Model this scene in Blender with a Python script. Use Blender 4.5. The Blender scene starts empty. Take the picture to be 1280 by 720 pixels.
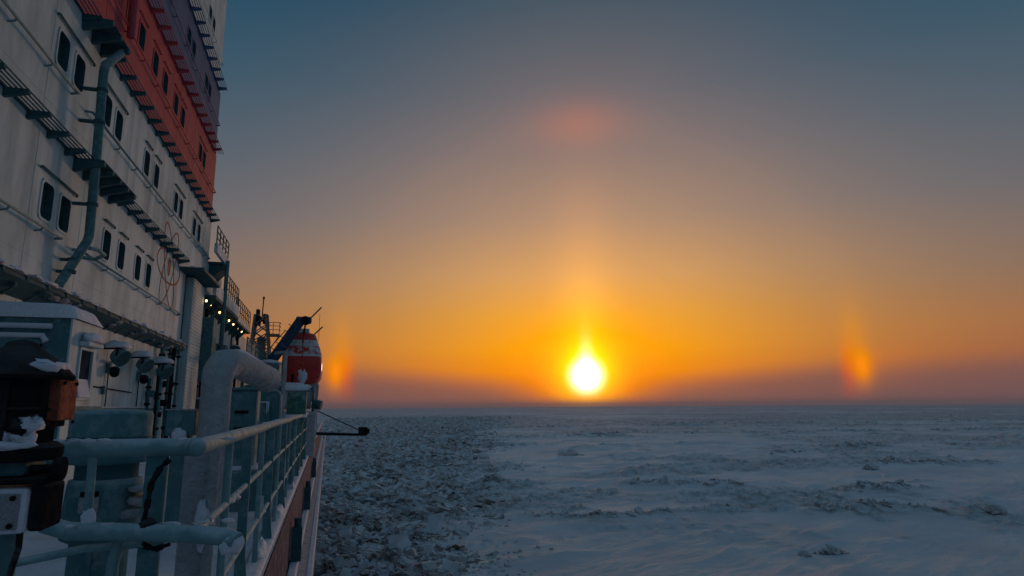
import bpy, math, random
import numpy as np
from mathutils import Vector, Matrix
random.seed(7)
R = math.radians
SC = bpy.context.scene
COL = SC.collection

# ------------------------------------------------------------------ camera, sky, sun, exposure
PITCH, YAW, ROLL = R(10.65), R(16.1), R(0.4)
cam_d = bpy.data.cameras.new('camera'); cam = bpy.data.objects.new('camera', cam_d); COL.objects.link(cam)
fw = Vector((math.sin(YAW)*math.cos(PITCH), math.cos(YAW)*math.cos(PITCH), math.sin(PITCH)))
rt = Vector((math.cos(YAW), -math.sin(YAW), 0)); up = rt.cross(fw)
c_, s_ = math.cos(ROLL), math.sin(ROLL)
rt2 = rt*c_ - up*s_; up2 = up*c_ + rt*s_
m3 = Matrix((rt2, up2, -fw)).transposed()
cam.matrix_world = m3.to_4x4()
cam_d.sensor_width = 36; cam_d.lens = 785/1280*36
cam_d.clip_start = 0.05; cam_d.clip_end = 30000
SC.camera = cam
SC.view_settings.view_transform = 'Standard'; SC.view_settings.look = 'None'
SC.view_settings.exposure = 0; SC.view_settings.gamma = 1
SUN_AZ, SUN_EL = 22.75, 2.6            # degrees clockwise from the ship's forward axis (+Y)
SUN_STRENGTH, SUN_COLOR, SUN_SIZE = .5, (1.0, 0.56, 0.34), 5.0
HAZE_DENSITY, HAZE_COLOR = 1.8e-4, (0.88, 0.82, 0.88)

def lin(c):
    return tuple(((v/255)/12.92 if v <= 10.3 else (((v/255)+.055)/1.055)**2.4) for v in c)

W = bpy.data.worlds.new('World'); SC.world = W; W.use_nodes = True
nt = W.node_tree; nt.nodes.clear()
def N(t, **k):
    n = nt.nodes.new(t)
    for a, b in k.items(): setattr(n, a, b)
    return n
def L(a, b): nt.links.new(a, b)
def M(op, a, b=None, c=None):
    n = N('ShaderNodeMath', operation=op)
    for i, v in enumerate((a, b, c)):
        if v is None: continue
        if isinstance(v, (int, float)): n.inputs[i].default_value = v
        else: L(v, n.inputs[i])
    return n.outputs[0]
def VM(op, a, b=None):
    n = N('ShaderNodeVectorMath', operation=op)
    for i, v in enumerate((a, b)):
        if v is None: continue
        if isinstance(v, tuple): n.inputs[i].default_value = v
        else: L(v, n.inputs[i])
    return n.outputs['Value'] if op in ('DOT_PRODUCT', 'LENGTH') else n.outputs['Vector']
def gauss(x, mu, sig):
    d = M('DIVIDE', M('SUBTRACT', x, mu), sig)
    return M('EXPONENT', M('MULTIPLY', M('MULTIPLY', d, d), -1.0))
def smooth(x, a, b, o0=0.0, o1=1.0):
    n = N('ShaderNodeMapRange', interpolation_type='SMOOTHSTEP')
    L(x, n.inputs[0]); n.inputs[1].default_value = a; n.inputs[2].default_value = b
    n.inputs[3].default_value = o0; n.inputs[4].default_value = o1
    return n.outputs[0]
def ramp(fac, stops):
    n = N('ShaderNodeValToRGB'); cr = n.color_ramp
    cr.interpolation = 'LINEAR'
    while len(cr.elements) < len(stops): cr.elements.new(0.5)
    for e, (p, c) in zip(cr.elements, stops):
        e.position = (p+2)/92; e.color = (*lin(c), 1)
    L(fac, n.inputs[0]); return n.outputs[0]
def mixc(f, a, b):
    n = N('ShaderNodeMix', data_type='RGBA')
    if isinstance(f, (int, float)): n.inputs[0].default_value = f
    else: L(f, n.inputs[0])
    L(a, n.inputs[6]); L(b, n.inputs[7]); return n.outputs[2]
def scaled(f, col):
    n = N('ShaderNodeVectorMath', operation='SCALE'); n.inputs[0].default_value = col; L(f, n.inputs[3]); return n.outputs[0]
D = N('ShaderNodeTexCoord').outputs['Generated']
sep = N('ShaderNodeSeparateXYZ'); L(D, sep.inputs[0])
el = M('MULTIPLY', M('ARCSINE', sep.outputs[2]), 57.29578)
comb = N('ShaderNodeCombineXYZ'); L(sep.outputs[0], comb.inputs[0]); L(sep.outputs[1], comb.inputs[1])
H = VM('NORMALIZE', comb.outputs[0])
sx, sy = math.sin(R(SUN_AZ)), math.cos(R(SUN_AZ))
sdir = (sx*math.cos(R(SUN_EL)), sy*math.cos(R(SUN_EL)), math.sin(R(SUN_EL)))
az = M('MULTIPLY', M('ARCCOSINE', M('MINIMUM', VM('DOT_PRODUCT', H, (sx, sy, 0.0)), 1.0)), 57.29578)
chord = VM('LENGTH', VM('SUBTRACT', D, sdir))
th = M('MULTIPLY', M('ARCSINE', M('MULTIPLY', chord, 0.5)), 114.59156)
fac = M('DIVIDE', M('ADD', el, 2.0), 92.0)
rS = ramp(fac, [(-2, (92,82,94)), (0, (156,88,72)), (.7, (202,98,44)), (1.6, (228,114,14)), (3, (246,140,0)), (5, (252,160,8)), (8, (240,164,52)),
                (11.7, (218,161,98)), (16.7, (177,142,115)), (22.7, (141,121,114)), (27.4, (112,107,111)), (35, (74,88,100)), (50, (62,92,108)), (90, (72,103,127))])
rB = ramp(fac, [(-2, (88,82,94)), (0, (96,82,90)), (1.5, (124,84,80)), (3.5, (152,96,70)), (6, (154,106,76)), (10, (128,108,97)), (16, (99,102,109)),
                (22, (77,95,109)), (28, (52,85,104)), (35, (22,72,98)), (50, (36,82,104)), (90, (72,103,127))])
rC = ramp(fac, [(-2, (80,88,100)), (0, (86,92,106)), (3, (88,97,112)), (10, (80,98,114)), (25, (70,95,116)), (50, (68,98,121)), (90, (72,103,127))])
sky = mixc(gauss(az, 0.0, 21.5), rB, rS)
sky = mixc(smooth(az, 34, 105), sky, rC)
lens = M('MULTIPLY', smooth(M('SUBTRACT', el, M('MULTIPLY', M('MINIMUM', az, 20.0), .085)), 2.5, .0), smooth(az, 1.5, 9.0, 0.0, .78))
mv_ = N('ShaderNodeRGB'); mv_.outputs[0].default_value = (*lin((118, 86, 84)), 1)
sky = mixc(M('MULTIPLY', lens, smooth(az, 70, 40)), sky, mv_.outputs[0])
low = smooth(el, -0.9, 1.2)
terms = [
    scaled(M('MULTIPLY', gauss(th, 0.0, .98), smooth(el, .0, 1.0)), (6.0, 5.8, 5.0)),
    scaled(M('MULTIPLY', gauss(th, 0.0, 2.5), low), (1.3, .74, -.03)),
    scaled(M('MULTIPLY', M('EXPONENT', M('MULTIPLY', th, -1/4.6)), low), (.58, .15, -.05)),
    scaled(M('MULTIPLY', M('MULTIPLY', gauss(az, 0.0, .58), M('EXPONENT', M('MULTIPLY', M('SUBTRACT', el, SUN_EL), -1/.78))), smooth(el, 2.2, 3.4)), (8.0, 7.0, 6.0)),
    scaled(M('MULTIPLY', M('MULTIPLY', gauss(az, 0.0, 1.3), M('EXPONENT', M('MULTIPLY', M('SUBTRACT', el, SUN_EL), -1/2.2))), smooth(el, 2.2, 4.0)), (.55, .34, .01)),
    scaled(M('MULTIPLY', M('MULTIPLY', gauss(az, 0.0, 2.4), gauss(el, 6.0, 5.5)), smooth(el, 1.0, 5.0)), (.20, .11, 0.0)),
    scaled(M('MULTIPLY', M('MULTIPLY', gauss(az, 0.0, 3.0), smooth(el, 4, 9)), smooth(el, 25, 13)), (.10, .032, 0.0)),
    # sun dogs: a red inner edge, an orange core, a tail away from the sun and a faint upright streak
    scaled(M('MULTIPLY', gauss(az, 22.25, .72), gauss(el, 2.6, 1.25)), (.46, .10, -.06)),
    scaled(M('MULTIPLY', gauss(az, 21.3, .62), gauss(el, 2.7, 1.9)), (.24, -.01, -.03)),
    scaled(M('MULTIPLY', M('MULTIPLY', smooth(az, 21.6, 22.6), M('EXPONENT', M('MULTIPLY', M('MAXIMUM', M('SUBTRACT', az, 22.2), 0.0), -1/2.4))), gauss(el, 2.9, 1.4)), (.22, .04, -.03)),
    scaled(M('MULTIPLY', gauss(az, 21.9, .85), gauss(el, 4.8, 2.9)), (.13, .030, -.02)),
    # 22 degree halo and its upper tangent arc
    scaled(M('MULTIPLY', gauss(th, 22.3, 1.5), smooth(el, 2, 8)), (.010, .003, .001)),
    scaled(M('MULTIPLY', gauss(az, -.3, 4.2), gauss(el, 25.1, 1.9)), (.120, .008, -.016)),
    scaled(M('MULTIPLY', gauss(az, 0.0, 7.0), gauss(el, 25.8, 3.0)), (.030, .006, 0.0)),
]
tot = sky
for t in terms: tot = VM('ADD', tot, t)
tot = VM('MAXIMUM', tot, (0.0, 0.0, 0.0))
nish = N('ShaderNodeTexSky', sky_type='NISHITA', sun_disc=False, sun_elevation=R(SUN_EL), sun_rotation=R(SUN_AZ))
bg1 = N('ShaderNodeBackground'); L(tot, bg1.inputs[0]); bg1.inputs[1].default_value = 1.0
bg2 = N('ShaderNodeBackground'); L(nish.outputs[0], bg2.inputs[0]); bg2.inputs[1].default_value = 0.05
mixs = N('ShaderNodeMixShader'); mixs.inputs[0].default_value = 0.012
L(bg1.outputs[0], mixs.inputs[1]); L(bg2.outputs[0], mixs.inputs[2])
out = N('ShaderNodeOutputWorld'); L(mixs.outputs[0], out.inputs[0])

sd = bpy.data.lights.new('sun', 'SUN'); sun = bpy.data.objects.new('sun', sd); COL.objects.link(sun)
sd.energy = SUN_STRENGTH; sd.color = SUN_COLOR; sd.angle = R(SUN_SIZE)
sun.rotation_euler = Vector(sdir).to_track_quat('Z', 'Y').to_euler()

# ------------------------------------------------------------------ materials
MAT = {}
def mat(name, col, rough=.55, col2=None, scale=3.0, stretch=(1, 1, 1), mixlo=.35, mixhi=.75, bump=.0, bscale=12.0, frost=0.0, spec=.5, metal=0.0, bdist=.02, rust=0.0, coat=0.0, wave=0.0):
    if spec == .5: spec, rough = .10, min(.9, rough+.25)      # hoar frost takes the gloss off every painted surface
    m = bpy.data.materials.new(name); m.use_nodes = True
    t = m.node_tree; b = t.nodes['Principled BSDF']
    def n(ty, **k):
        o = t.nodes.new(ty)
        for a, c in k.items(): setattr(o, a, c)
        return o
    tc = n('ShaderNodeTexCoord').outputs['Object']
    geo = n('ShaderNodeNewGeometry')
    pos = geo.outputs['Position']
    mp = n('ShaderNodeMapping'); mp.inputs['Scale'].default_value = stretch; t.links.new(pos, mp.inputs[0])
    nz = n('ShaderNodeTexNoise'); nz.inputs['Scale'].default_value = scale; nz.inputs['Detail'].default_value = 6; nz.inputs['Roughness'].default_value = .62
    t.links.new(mp.outputs[0], nz.inputs['Vector'])
    mr = n('ShaderNodeMapRange'); mr.inputs[1].default_value = mixlo; mr.inputs[2].default_value = mixhi; t.links.new(nz.outputs[0], mr.inputs[0])
    mx = n('ShaderNodeMix', data_type='RGBA'); t.links.new(mr.outputs[0], mx.inputs[0])
    mx.inputs[6].default_value = (*col, 1); mx.inputs[7].default_value = (*(col2 or tuple(v*.72 for v in col)), 1)
    cur = mx.outputs[2]
    if rust:
        n3 = n('ShaderNodeTexNoise'); n3.inputs['Scale'].default_value = 2.2; n3.inputs['Detail'].default_value = 8
        mp3 = n('ShaderNodeMapping'); mp3.inputs['Scale'].default_value = (1.6, 1.6, .35); t.links.new(pos, mp3.inputs[0]); t.links.new(mp3.outputs[0], n3.inputs['Vector'])
        m3_ = n('ShaderNodeMapRange'); m3_.inputs[1].default_value = .60; m3_.inputs[2].default_value = .78; m3_.inputs[4].default_value = rust; t.links.new(n3.outputs[0], m3_.inputs[0])
        x3 = n('ShaderNodeMix', data_type='RGBA'); t.links.new(m3_.outputs[0], x3.inputs[0]); t.links.new(cur, x3.inputs[6]); x3.inputs[7].default_value = (.20, .10, .06, 1)
        cur = x3.outputs[2]
    rv = None
    if frost:
        n2 = n('ShaderNodeTexNoise'); n2.inputs['Scale'].default_value = 9; n2.inputs['Detail'].default_value = 7; n2.inputs['Roughness'].default_value = .7
        t.links.new(pos, n2.inputs['Vector'])
        sp = n('ShaderNodeSeparateXYZ'); t.links.new(geo.outputs['Normal'], sp.inputs[0])
        ad = n('ShaderNodeMath', operation='MULTIPLY_ADD'); t.links.new(sp.outputs[2], ad.inputs[0]); ad.inputs[1].default_value = .30; t.links.new(n2.outputs[0], ad.inputs[2])
        m2 = n('ShaderNodeMapRange'); m2.inputs[1].default_value = .50; m2.inputs[2].default_value = .80; m2.inputs[4].default_value = frost; t.links.new(ad.outputs[0], m2.inputs[0])
        x2 = n('ShaderNodeMix', data_type='RGBA'); t.links.new(m2.outputs[0], x2.inputs[0]); t.links.new(cur, x2.inputs[6]); x2.inputs[7].default_value = (.62, .66, .70, 1)
        cur = x2.outputs[2]
    t.links.new(cur, b.inputs['Base Color'])
    rr = n('ShaderNodeMapRange'); rr.inputs[3].default_value = max(.03, rough-.1); rr.inputs[4].default_value = min(1, rough+.15)
    t.links.new(nz.outputs[0], rr.inputs[0]); t.links.new(rr.outputs[0], b.inputs['Roughness'])
    b.inputs['Metallic'].default_value = metal; b.inputs['Specular IOR Level'].default_value = spec
    if coat: b.inputs['Coat Weight'].default_value = coat; b.inputs['Coat Roughness'].default_value = .15
    prev = None
    if wave:
        nw = n('ShaderNodeTexNoise'); nw.inputs['Scale'].default_value = .9; nw.inputs['Detail'].default_value = 2; t.links.new(pos, nw.inputs['Vector'])
        bw = n('ShaderNodeBump'); bw.inputs['Strength'].default_value = 1.0; bw.inputs['Distance'].default_value = wave
        t.links.new(nw.outputs[0], bw.inputs['Height']); prev = bw.outputs[0]
    if bump:
        nb = n('ShaderNodeTexNoise'); nb.inputs['Scale'].default_value = bscale; nb.inputs['Detail'].default_value = 8; nb.inputs['Roughness'].default_value = .6
        t.links.new(pos, nb.inputs['Vector'])
        bp = n('ShaderNodeBump'); bp.inputs['Strength'].default_value = bump; bp.inputs['Distance'].default_value = bdist
        t.links.new(nb.outputs[0], bp.inputs['Height'])
        if prev: t.links.new(prev, bp.inputs['Normal'])
        prev = bp.outputs[0]
    if prev: t.links.new(prev, b.inputs['Normal'])
    MAT[name] = m
    return m
mat('white_paint', (.59, .71, .72), .42, (.33, .42, .43), 1.3, (1, 1, .28), .40, .72, .25, 30, bdist=.006, rust=.22, wave=.03, frost=.25)
mat('red_paint', (.47, .088, .105), .42, (.35, .065, .08), 1.8, (1, 1, .4), .4, .8, .25, 30, bdist=.006, wave=.03, frost=.12)
mat('blue_paint', (.09, .15, .28), .42, (.075, .12, .21), 1.8, (1, 1, .4), .4, .8, .25, 30, bdist=.006, wave=.03, frost=.12)
mat('teal_paint', (.10, .235, .25), .48, (.055, .15, .165), 3, (1, 1, .6), .35, .7, .5, 25, frost=.36, bdist=.01, rust=.18)
mat('ledge_paint', (.04, .12, .14), .5, (.03, .08, .10), 4, (1, 1, 1), .35, .8, .3, 25, frost=.12, bdist=.01)
mat('rail_paint', (.19, .34, .35), .45, (.11, .22, .24), 8, (1, 1, 1), .35, .75, .6, 60, frost=.55, bdist=.006, rust=.3)
mat('dark_iron', (.012, .015, .018), .5, (.040, .024, .018), 14, (1, 1, 1), .45, .75, .8, 50, frost=.07, bdist=.008, spec=.0)
mat('far_steel', (.13, .15, .15), .55, (.28, .17, .10), 1.2, (1, 1, 1), .45, .65, .2, 10, frost=.3)
mat('glass_dark', (.018, .062, .072), .12, (.03, .085, .09), 2, spec=.35)
mat('frosted_glass', (.02, .035, .05), .8, (.05, .07, .09), 4, spec=0)
mat('boat_frosted', (.60, .05, .04), .6, (.62, .62, .63), 2.6, mixlo=.44, mixhi=.56)
mat('logo_paint', (.42, .16, .09), .5, (.32, .14, .09), 6, frost=.2)
mat('snow', (.74, .75, .82), .75, (.66, .68, .75), 6, mixlo=.4, mixhi=.8, bump=.9, bscale=9, bdist=.05, spec=.3)
mat('deck_snow', (.70, .71, .78), .75, (.48, .50, .55), 1.7, mixlo=.46, mixhi=.72, bump=1.0, bscale=7, bdist=.06, spec=.3)
mat('frosted_steel', (.52, .53, .56), .6, (.30, .32, .33), 9, mixlo=.4, mixhi=.7, bump=1.0, bscale=22, bdist=.07, frost=.6, rust=.15)
mat('hull_paint', (.065, .05, .10), .6, (.05, .035, .065), 2, (1, .3, 1), .35, .75, .4, 14, frost=.5, bdist=.01)
mat('boat_red', (.62, .04, .03), .35, (.34, .03, .02), 3, mixlo=.4, mixhi=.8, coat=.3, frost=.2)
mat('boat_white', (.66, .66, .66), .5, (.52, .50, .48), 3, frost=.4)
mat('davit_blue', (.025, .065, .13), .45, (.02, .045, .085), 3, frost=.35)
mat('sunset_tint_glass', (.36, .10, .055), .6, (.10, .03, .02), 42, mixlo=.35, mixhi=.7, bump=.8, bscale=40, bdist=.01, frost=.25)  # sunset reflection on the glass edge, put into the base colour
mat('cable_rubber', (.012, .012, .014), .6, (.03, .03, .03), 20, frost=.3)
mat('drum_green', (.05, .17, .13), .45, (.03, .11, .09), 5, frost=.4)
mat('ice_chunk', (.72, .69, .70), .8, (.24, .20, .15), .30, mixlo=.43, mixhi=.60, bump=.9, bscale=8, bdist=.05, frost=.6, spec=.08)
em = bpy.data.materials.new('lit_bulb'); em.use_nodes = True
pb = em.node_tree.nodes['Principled BSDF']; pb.inputs['Base Color'].default_value = (.9, .8, .6, 1)
pb.inputs['Emission Color'].default_value = (1, .66, .28, 1); pb.inputs['Emission Strength'].default_value = 4
MAT['lit_bulb'] = em

# ------------------------------------------------------------------ mesh builder
class MB:
    def __init__(s): s.v = []; s.f = []; s.sm = []
    def add(s, vs, fs, sm=False):
        o = len(s.v); s.v += [tuple(v) for v in vs]
        s.f += [tuple(i+o for i in f) for f in fs]; s.sm += [sm]*len(fs); return s
    def box(s, x0, x1, y0, y1, z0, z1):
        return s.add([(x, y, z) for x in (x0, x1) for y in (y0, y1) for z in (z0, z1)],
                     [(0,1,3,2), (4,6,7,5), (0,4,5,1), (2,3,7,6), (0,2,6,4), (1,5,7,3)])
    def bar(s, p, q, w, h=None, upv=(0, 0, 1)):
        p, q = Vector(p), Vector(q); h = h or w; d = (q-p).normalized(); u = Vector(upv)
        if abs(d.dot(u)) > .98: u = Vector((1, 0, 0))
        a = d.cross(u).normalized()*w/2; b = a.cross(d).normalized()*h/2
        vs = [p+a+b, p-a+b, p-a-b, p+a-b, q+a+b, q-a+b, q-a-b, q+a-b]
        return s.add(vs, [(3,2,1,0), (4,5,6,7), (0,1,5,4), (1,2,6,5), (2,3,7,6), (3,0,4,7)])
    def tube(s, pts, r, n=10, caps=True):
        pts = [Vector(p) for p in pts]; rs = r if isinstance(r, (list, tuple)) else [r]*len(pts)
        ring = []; vs = []; fs = []; prevu = None
        for i, p in enumerate(pts):
            d = ((pts[min(i+1, len(pts)-1)]-p).normalized() + (p-pts[max(i-1, 0)]).normalized()).normalized()
            u = prevu if prevu is not None else (Vector((0, 0, 1)) if abs(d.z) < .9 else Vector((1, 0, 0)))
            a = d.cross(u).normalized(); u2 = a.cross(d).normalized(); prevu = u2
            for k in range(n):
                t = 2*math.pi*k/n; vs.append(p + (a*math.cos(t)+u2*math.sin(t))*rs[i])
        for i in range(len(pts)-1):
            for k in range(n):
                a, b = i*n+k, i*n+(k+1) % n; fs.append((a, b, b+n, a+n))
        s.add(vs, fs, True)
        if caps:
            s.add([vs[k] for k in range(n)], [tuple(range(n))[::-1]]); s.add([vs[-n+k] for k in range(n)], [tuple(range(n))])
        return s
    def lathe(s, prof, c, n=24, smooth=True):
        vs = []; fs = []
        for r, z in prof:
            for k in range(n):
                t = 2*math.pi*k/n; vs.append((c[0]+r*math.cos(t), c[1]+r*math.sin(t), c[2]+z))
        for i in range(len(prof)-1):
            for k in range(n):
                a, b = i*n+k, i*n+(k+1) % n; fs.append((a, b, b+n, a+n))
        s.add(vs, fs, smooth)
        s.add(vs[:n], [tuple(range(n))[::-1]]); s.add(vs[-n:], [tuple(range(n))]); return s
    def prism(s, poly, axis, a, b):
        def put(u, v, w): return {'x': (w, u, v), 'y': (u, w, v), 'z': (u, v, w)}[axis]
        n = len(poly); vs = [put(u, v, a) for u, v in poly]+[put(u, v, b) for u, v in poly]
        fs = [tuple(range(n)), tuple(range(2*n-1, n-1, -1))]+[(i, i+n, (i+1) % n+n, (i+1) % n) for i in range(n)]
        return s.add(vs, fs)
    def blob(s, c, r, nu=14, nv=8, amp=.15, seed=0, flat=None):
        rnd = random.Random(seed); ph = [(rnd.uniform(1, 4), rnd.uniform(1, 4), rnd.uniform(0, 6)) for _ in range(4)]
        vs = []; fs = []
        for j in range(nv+1):
            v = math.pi*j/nv-math.pi/2
            for i in range(nu):
                u = 2*math.pi*i/nu; d = Vector((math.cos(v)*math.cos(u), math.cos(v)*math.sin(u), math.sin(v)))
                k = 1+amp*sum(math.sin(a*d.x*2+b*d.y*2+p+d.z*a) for a, b, p in ph)/2
                z = d.z*r[2]*k
                if flat is not None: z = max(z, flat)
                vs.append((c[0]+d.x*r[0]*k, c[1]+d.y*r[1]*k, c[2]+z))
        for j in range(nv):
            for i in range(nu):
                a, b = j*nu+i, j*nu+(i+1) % nu; fs.append((a, b, b+nu, a+nu))
        return s.add(vs, fs, True)
WLOC = {}
def link(name, me, loc, parent, m):
    o = bpy.data.objects.new(name, me); COL.objects.link(o)
    pl = WLOC[parent.name] if parent else Vector((0, 0, 0))
    o.parent = parent; o.location = Vector(loc)-pl; WLOC[o.name] = Vector(loc)
    if m and not me.materials: me.materials.append(MAT[m])
    return o
def build(mb, name, m, parent=None, bevel=0.0, label=None, kind=None):
    vs = np.array(mb.v, float); lo, hi = vs.min(0), vs.max(0)
    loc = Vector(((lo[0]+hi[0])/2, (lo[1]+hi[1])/2, lo[2]))
    me = bpy.data.meshes.new(name)
    me.from_pydata([tuple(v-np.array(loc)) for v in vs], [], mb.f)
    me.polygons.foreach_set('use_smooth', mb.sm); me.update()
    import bmesh
    bm = bmesh.new(); bm.from_mesh(me); bmesh.ops.recalc_face_normals(bm, faces=bm.faces); bm.to_mesh(me); bm.free()
    o = link(name, me, loc, parent, m)
    if bevel:
        b = o.modifiers.new('bevel', 'BEVEL'); b.width = bevel; b.segments = 2; b.limit_method = 'ANGLE'
    if label: o['label'] = label
    if kind: o['kind'] = kind
    return o
def copy_part(src, loc, parent):
    o = src.copy(); COL.objects.link(o); o.parent = parent; o.location = Vector(loc)-WLOC[parent.name]; WLOC[o.name] = Vector(loc); return o
def thing(name, loc, label, cat, group=None):
    o = bpy.data.objects.new(name, None); COL.objects.link(o); o.location = loc; WLOC[o.name] = Vector(loc)
    o.empty_display_size = .2
    tag(o, label, cat, group); return o
def tag(o, label, cat, group=None):
    o['label'] = label; o['category'] = cat
    if group: o['group'] = group
    return o
def rrect(w, h, r, n=4):
    pts = []
    for cx, cy, a0 in ((w/2-r, h/2-r, 0), (-w/2+r, h/2-r, 90), (-w/2+r, -h/2+r, 180), (w/2-r, -h/2+r, 270)):
        for k in range(n+1):
            a = R(a0+90*k/n); pts.append((cx+r*math.cos(a), cy+r*math.sin(a)))
    return pts

# ------------------------------------------------------------------ numpy noise
def _h(ix, iy, s):
    n = (ix.astype(np.int64)*374761393 + iy.astype(np.int64)*668265263 + s*2147483647) & 0xFFFFFFFF
    n = ((n ^ (n >> 13))*1274126177) & 0xFFFFFFFF
    return ((n ^ (n >> 16)) & 0xFFFF)/65535.0
def vnoise(x, y, s=0):
    ix, iy = np.floor(x), np.floor(y); fx, fy = x-ix, y-iy
    fx = fx*fx*(3-2*fx); fy = fy*fy*(3-2*fy)
    a, b, c, d = _h(ix, iy, s), _h(ix+1, iy, s), _h(ix, iy+1, s), _h(ix+1, iy+1, s)
    return (a*(1-fx)+b*fx)*(1-fy)+(c*(1-fx)+d*fx)*fy
def fbm(x, y, o=4, s=0, g=.5):
    t = 0; a = 1; n = 0
    for k in range(o):
        t = t+a*vnoise(x*2**k+17.3*k, y*2**k-9.1*k, s+k); n += a; a *= g
    return t/n
def ridged(x, y, o=4, s=0):
    t = 0; a = 1; n = 0
    for k in range(o):
        t = t+a*(1-np.abs(2*vnoise(x*2**k+7.7*k, y*2**k+3.1*k, s+k)-1)); n += a; a *= .5
    return t/n
def sstep(x, a, b):
    t = np.clip((x-a)/(b-a), 0, 1); return t*t*(3-2*t)

# ------------------------------------------------------------------ the frozen sea
ICE = -10.75
RIDGES = [([(23, 89), (37, 89), (46, 82), (58, 74), (70, 66), (90, 60)], 1.0, 2.2), ([(84, 101), (95, 96), (118, 92)], 1.0, 3.0),
          ([(64, 50), (58, 54), (49, 57)], .8, 1.6), ([(92, 122), (130, 138), (160, 130)], 1.0, 3.5),
          ([(30, 59), (36, 61), (44, 62)], .5, 1.2), ([(60, 210), (130, 220), (260, 190)], 1.3, 5), ([(36.2, 40.8), (40, 40.6), (44, 42.5)], .55, .7),
          ([(70, 300), (190, 310), (420, 260)], 1.4, 7), ([(20, 62), (27, 60), (31, 57)], .5, 1.3), ([(52, 150), (75, 160), (105, 155)], .9, 3), ([(80, 480), (400, 450), (700, 380)], 1.4, 10)]
def edge_x(y): return 7.4+(y-42.5)*.262+(4+y/18)*(fbm(y/22, y*0+3, 3, 5)-.5)+(4+y/30)*(vnoise(y/6, y*0+8, 6)-.5)+3*(vnoise(y/1.7, y*0+8, 9)-.5)
def ice_h(x, y):
    r = np.hypot(x, y)
    big = (fbm(x/60, y/60, 3, 11)-.5)*.9
    a = .55
    u, v = x*math.cos(a)+y*math.sin(a), -x*math.sin(a)+y*math.cos(a)
    drift = (fbm(u/9, v/3.2, 5, 21, .55)-.5)*.50+.22*sstep(ridged(u/17+3, v/8, 2, 25), .74, .92)
    sas = (ridged(u/2.6, v/.8, 3, 31)-.5)*.075
    ch = sstep(edge_x(y)-x, -1.5, 1.5)*sstep(y, -60, -20)
    ch = ch*(1-.6*sstep(y, 260, 700))
    patch = sstep(fbm(x/24, y/17, 5, 41, .62), .49, .62)*(1-ch)*sstep(r, 48, 74)
    wx, wy = x+2.2*(vnoise(x/1.9, y/1.9, 1)-.5), y+2.2*(vnoise(x/1.9, y/1.9, 2)-.5)
    rub = ridged(wx/2.6, wy/2.0, 4, 51)
    rub = rub**2
    jag = vnoise(np.floor(wx/.8)*.73, np.floor(wy/.65)*1.37, 61)
    h = big+drift+sas
    h = h+ch*(1.05*rub+.22*jag+.35*(fbm(wx/.55, wy/.5, 3, 55)-.5)-.8)+patch*(.75*rub*rub+.3*jag-.22)
    rm = np.zeros_like(x)
    for pts, amp, wd in RIDGES:
        d = np.full_like(x, 1e9)
        for (x0, y0), (x1, y1) in zip(pts[:-1], pts[1:]):
            dx, dy = x1-x0, y1-y0; t = np.clip(((x-x0)*dx+(y-y0)*dy)/(dx*dx+dy*dy), 0, 1)
            d = np.minimum(d, np.hypot(x-x0-t*dx, y-y0-t*dy))
        wob = .45+1.1*fbm(x/7, y/7, 3, 71)
        e = np.exp(-(d/(wd*wob*1.6))**2)*sstep(fbm(x/11, y/9, 4, 77), .46, .62)
        rm = np.maximum(rm, e); h = h+e*amp*(.15+.95*rub+.40*jag)*.62
    far = sstep(r, 170, 500)
    band = sstep(fbm(x/120+.3*y/90, y/70, 5, 85, .6), .41, .55)*far*(1-ch)
    h = h+band*(.9*ridged(x/9, y/7, 3, 81)**3+.5*vnoise(x/2.5, y/3.5, 83))*(1-.6*sstep(r, 900, 3000))
    gap = ch*sstep(.34, .14, rub)*sstep(fbm(x/9, y/9, 3, 95), .40, .6)*sstep(r, 400, 120)
    return ICE+h-gap*.15, np.clip(ch+patch*.6+rm*.6+band*.9, 0, 1), gap
rings = list(np.geomspace(2.5, 29, 26))
dep = 10.75*785
p = dep/30
while p > 3.2:
    rings.append(dep/p); p -= .62 if p > 70 else (.42 if p > 12 else .25)
rings += list(np.geomspace(dep/3.1, 6500, 26))
rings = np.array(rings)
azs = np.radians(np.concatenate([np.arange(-100, -16, 2.0), np.arange(-16, -8, .5), np.arange(-8, 62, .075), np.arange(62, 80, .6), np.arange(80, 260, 3.0)]))
RR, AA = np.meshgrid(rings, azs, indexing='ij')
IX, IY = RR*np.sin(AA), RR*np.cos(AA)
HZ, RUB, CH = ice_h(IX.ravel(), IY.ravel())
nr, na = RR.shape
vv = np.stack([IX.ravel(), IY.ravel(), HZ], 1)
ii, jj = np.meshgrid(np.arange(nr-1), np.arange(na), indexing='ij'); j2 = (jj+1) % na
quads = np.stack([ii*na+jj, (ii+1)*na+jj, (ii+1)*na+j2, ii*na+j2], -1).reshape(-1, 4)[:, ::-1]
me = bpy.data.meshes.new('sea_ice')
def np_mesh(me, vv, quads, smooth=True):
    me.vertices.add(len(vv)); me.vertices.foreach_set('co', vv.astype(np.float32).ravel())
    me.loops.add(quads.size); me.loops.foreach_set('vertex_index', quads.astype(np.int32).ravel())
    me.polygons.add(len(quads)); me.polygons.foreach_set('loop_start', np.arange(0, quads.size, 4, dtype=np.int32)); me.polygons.foreach_set('loop_total', np.full(len(quads), 4, np.int32))
    me.polygons.foreach_set('use_smooth', np.full(len(quads), smooth)); me.update(calc_edges=True); me.validate()
np_mesh(me, vv, quads)
a2 = me.attributes.new('water_gap', 'FLOAT', 'POINT'); a2.data.foreach_set('value', CH.astype(np.float32))
at = me.attributes.new('rubble', 'FLOAT', 'POINT'); at.data.foreach_set('value', RUB.astype(np.float32))
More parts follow.
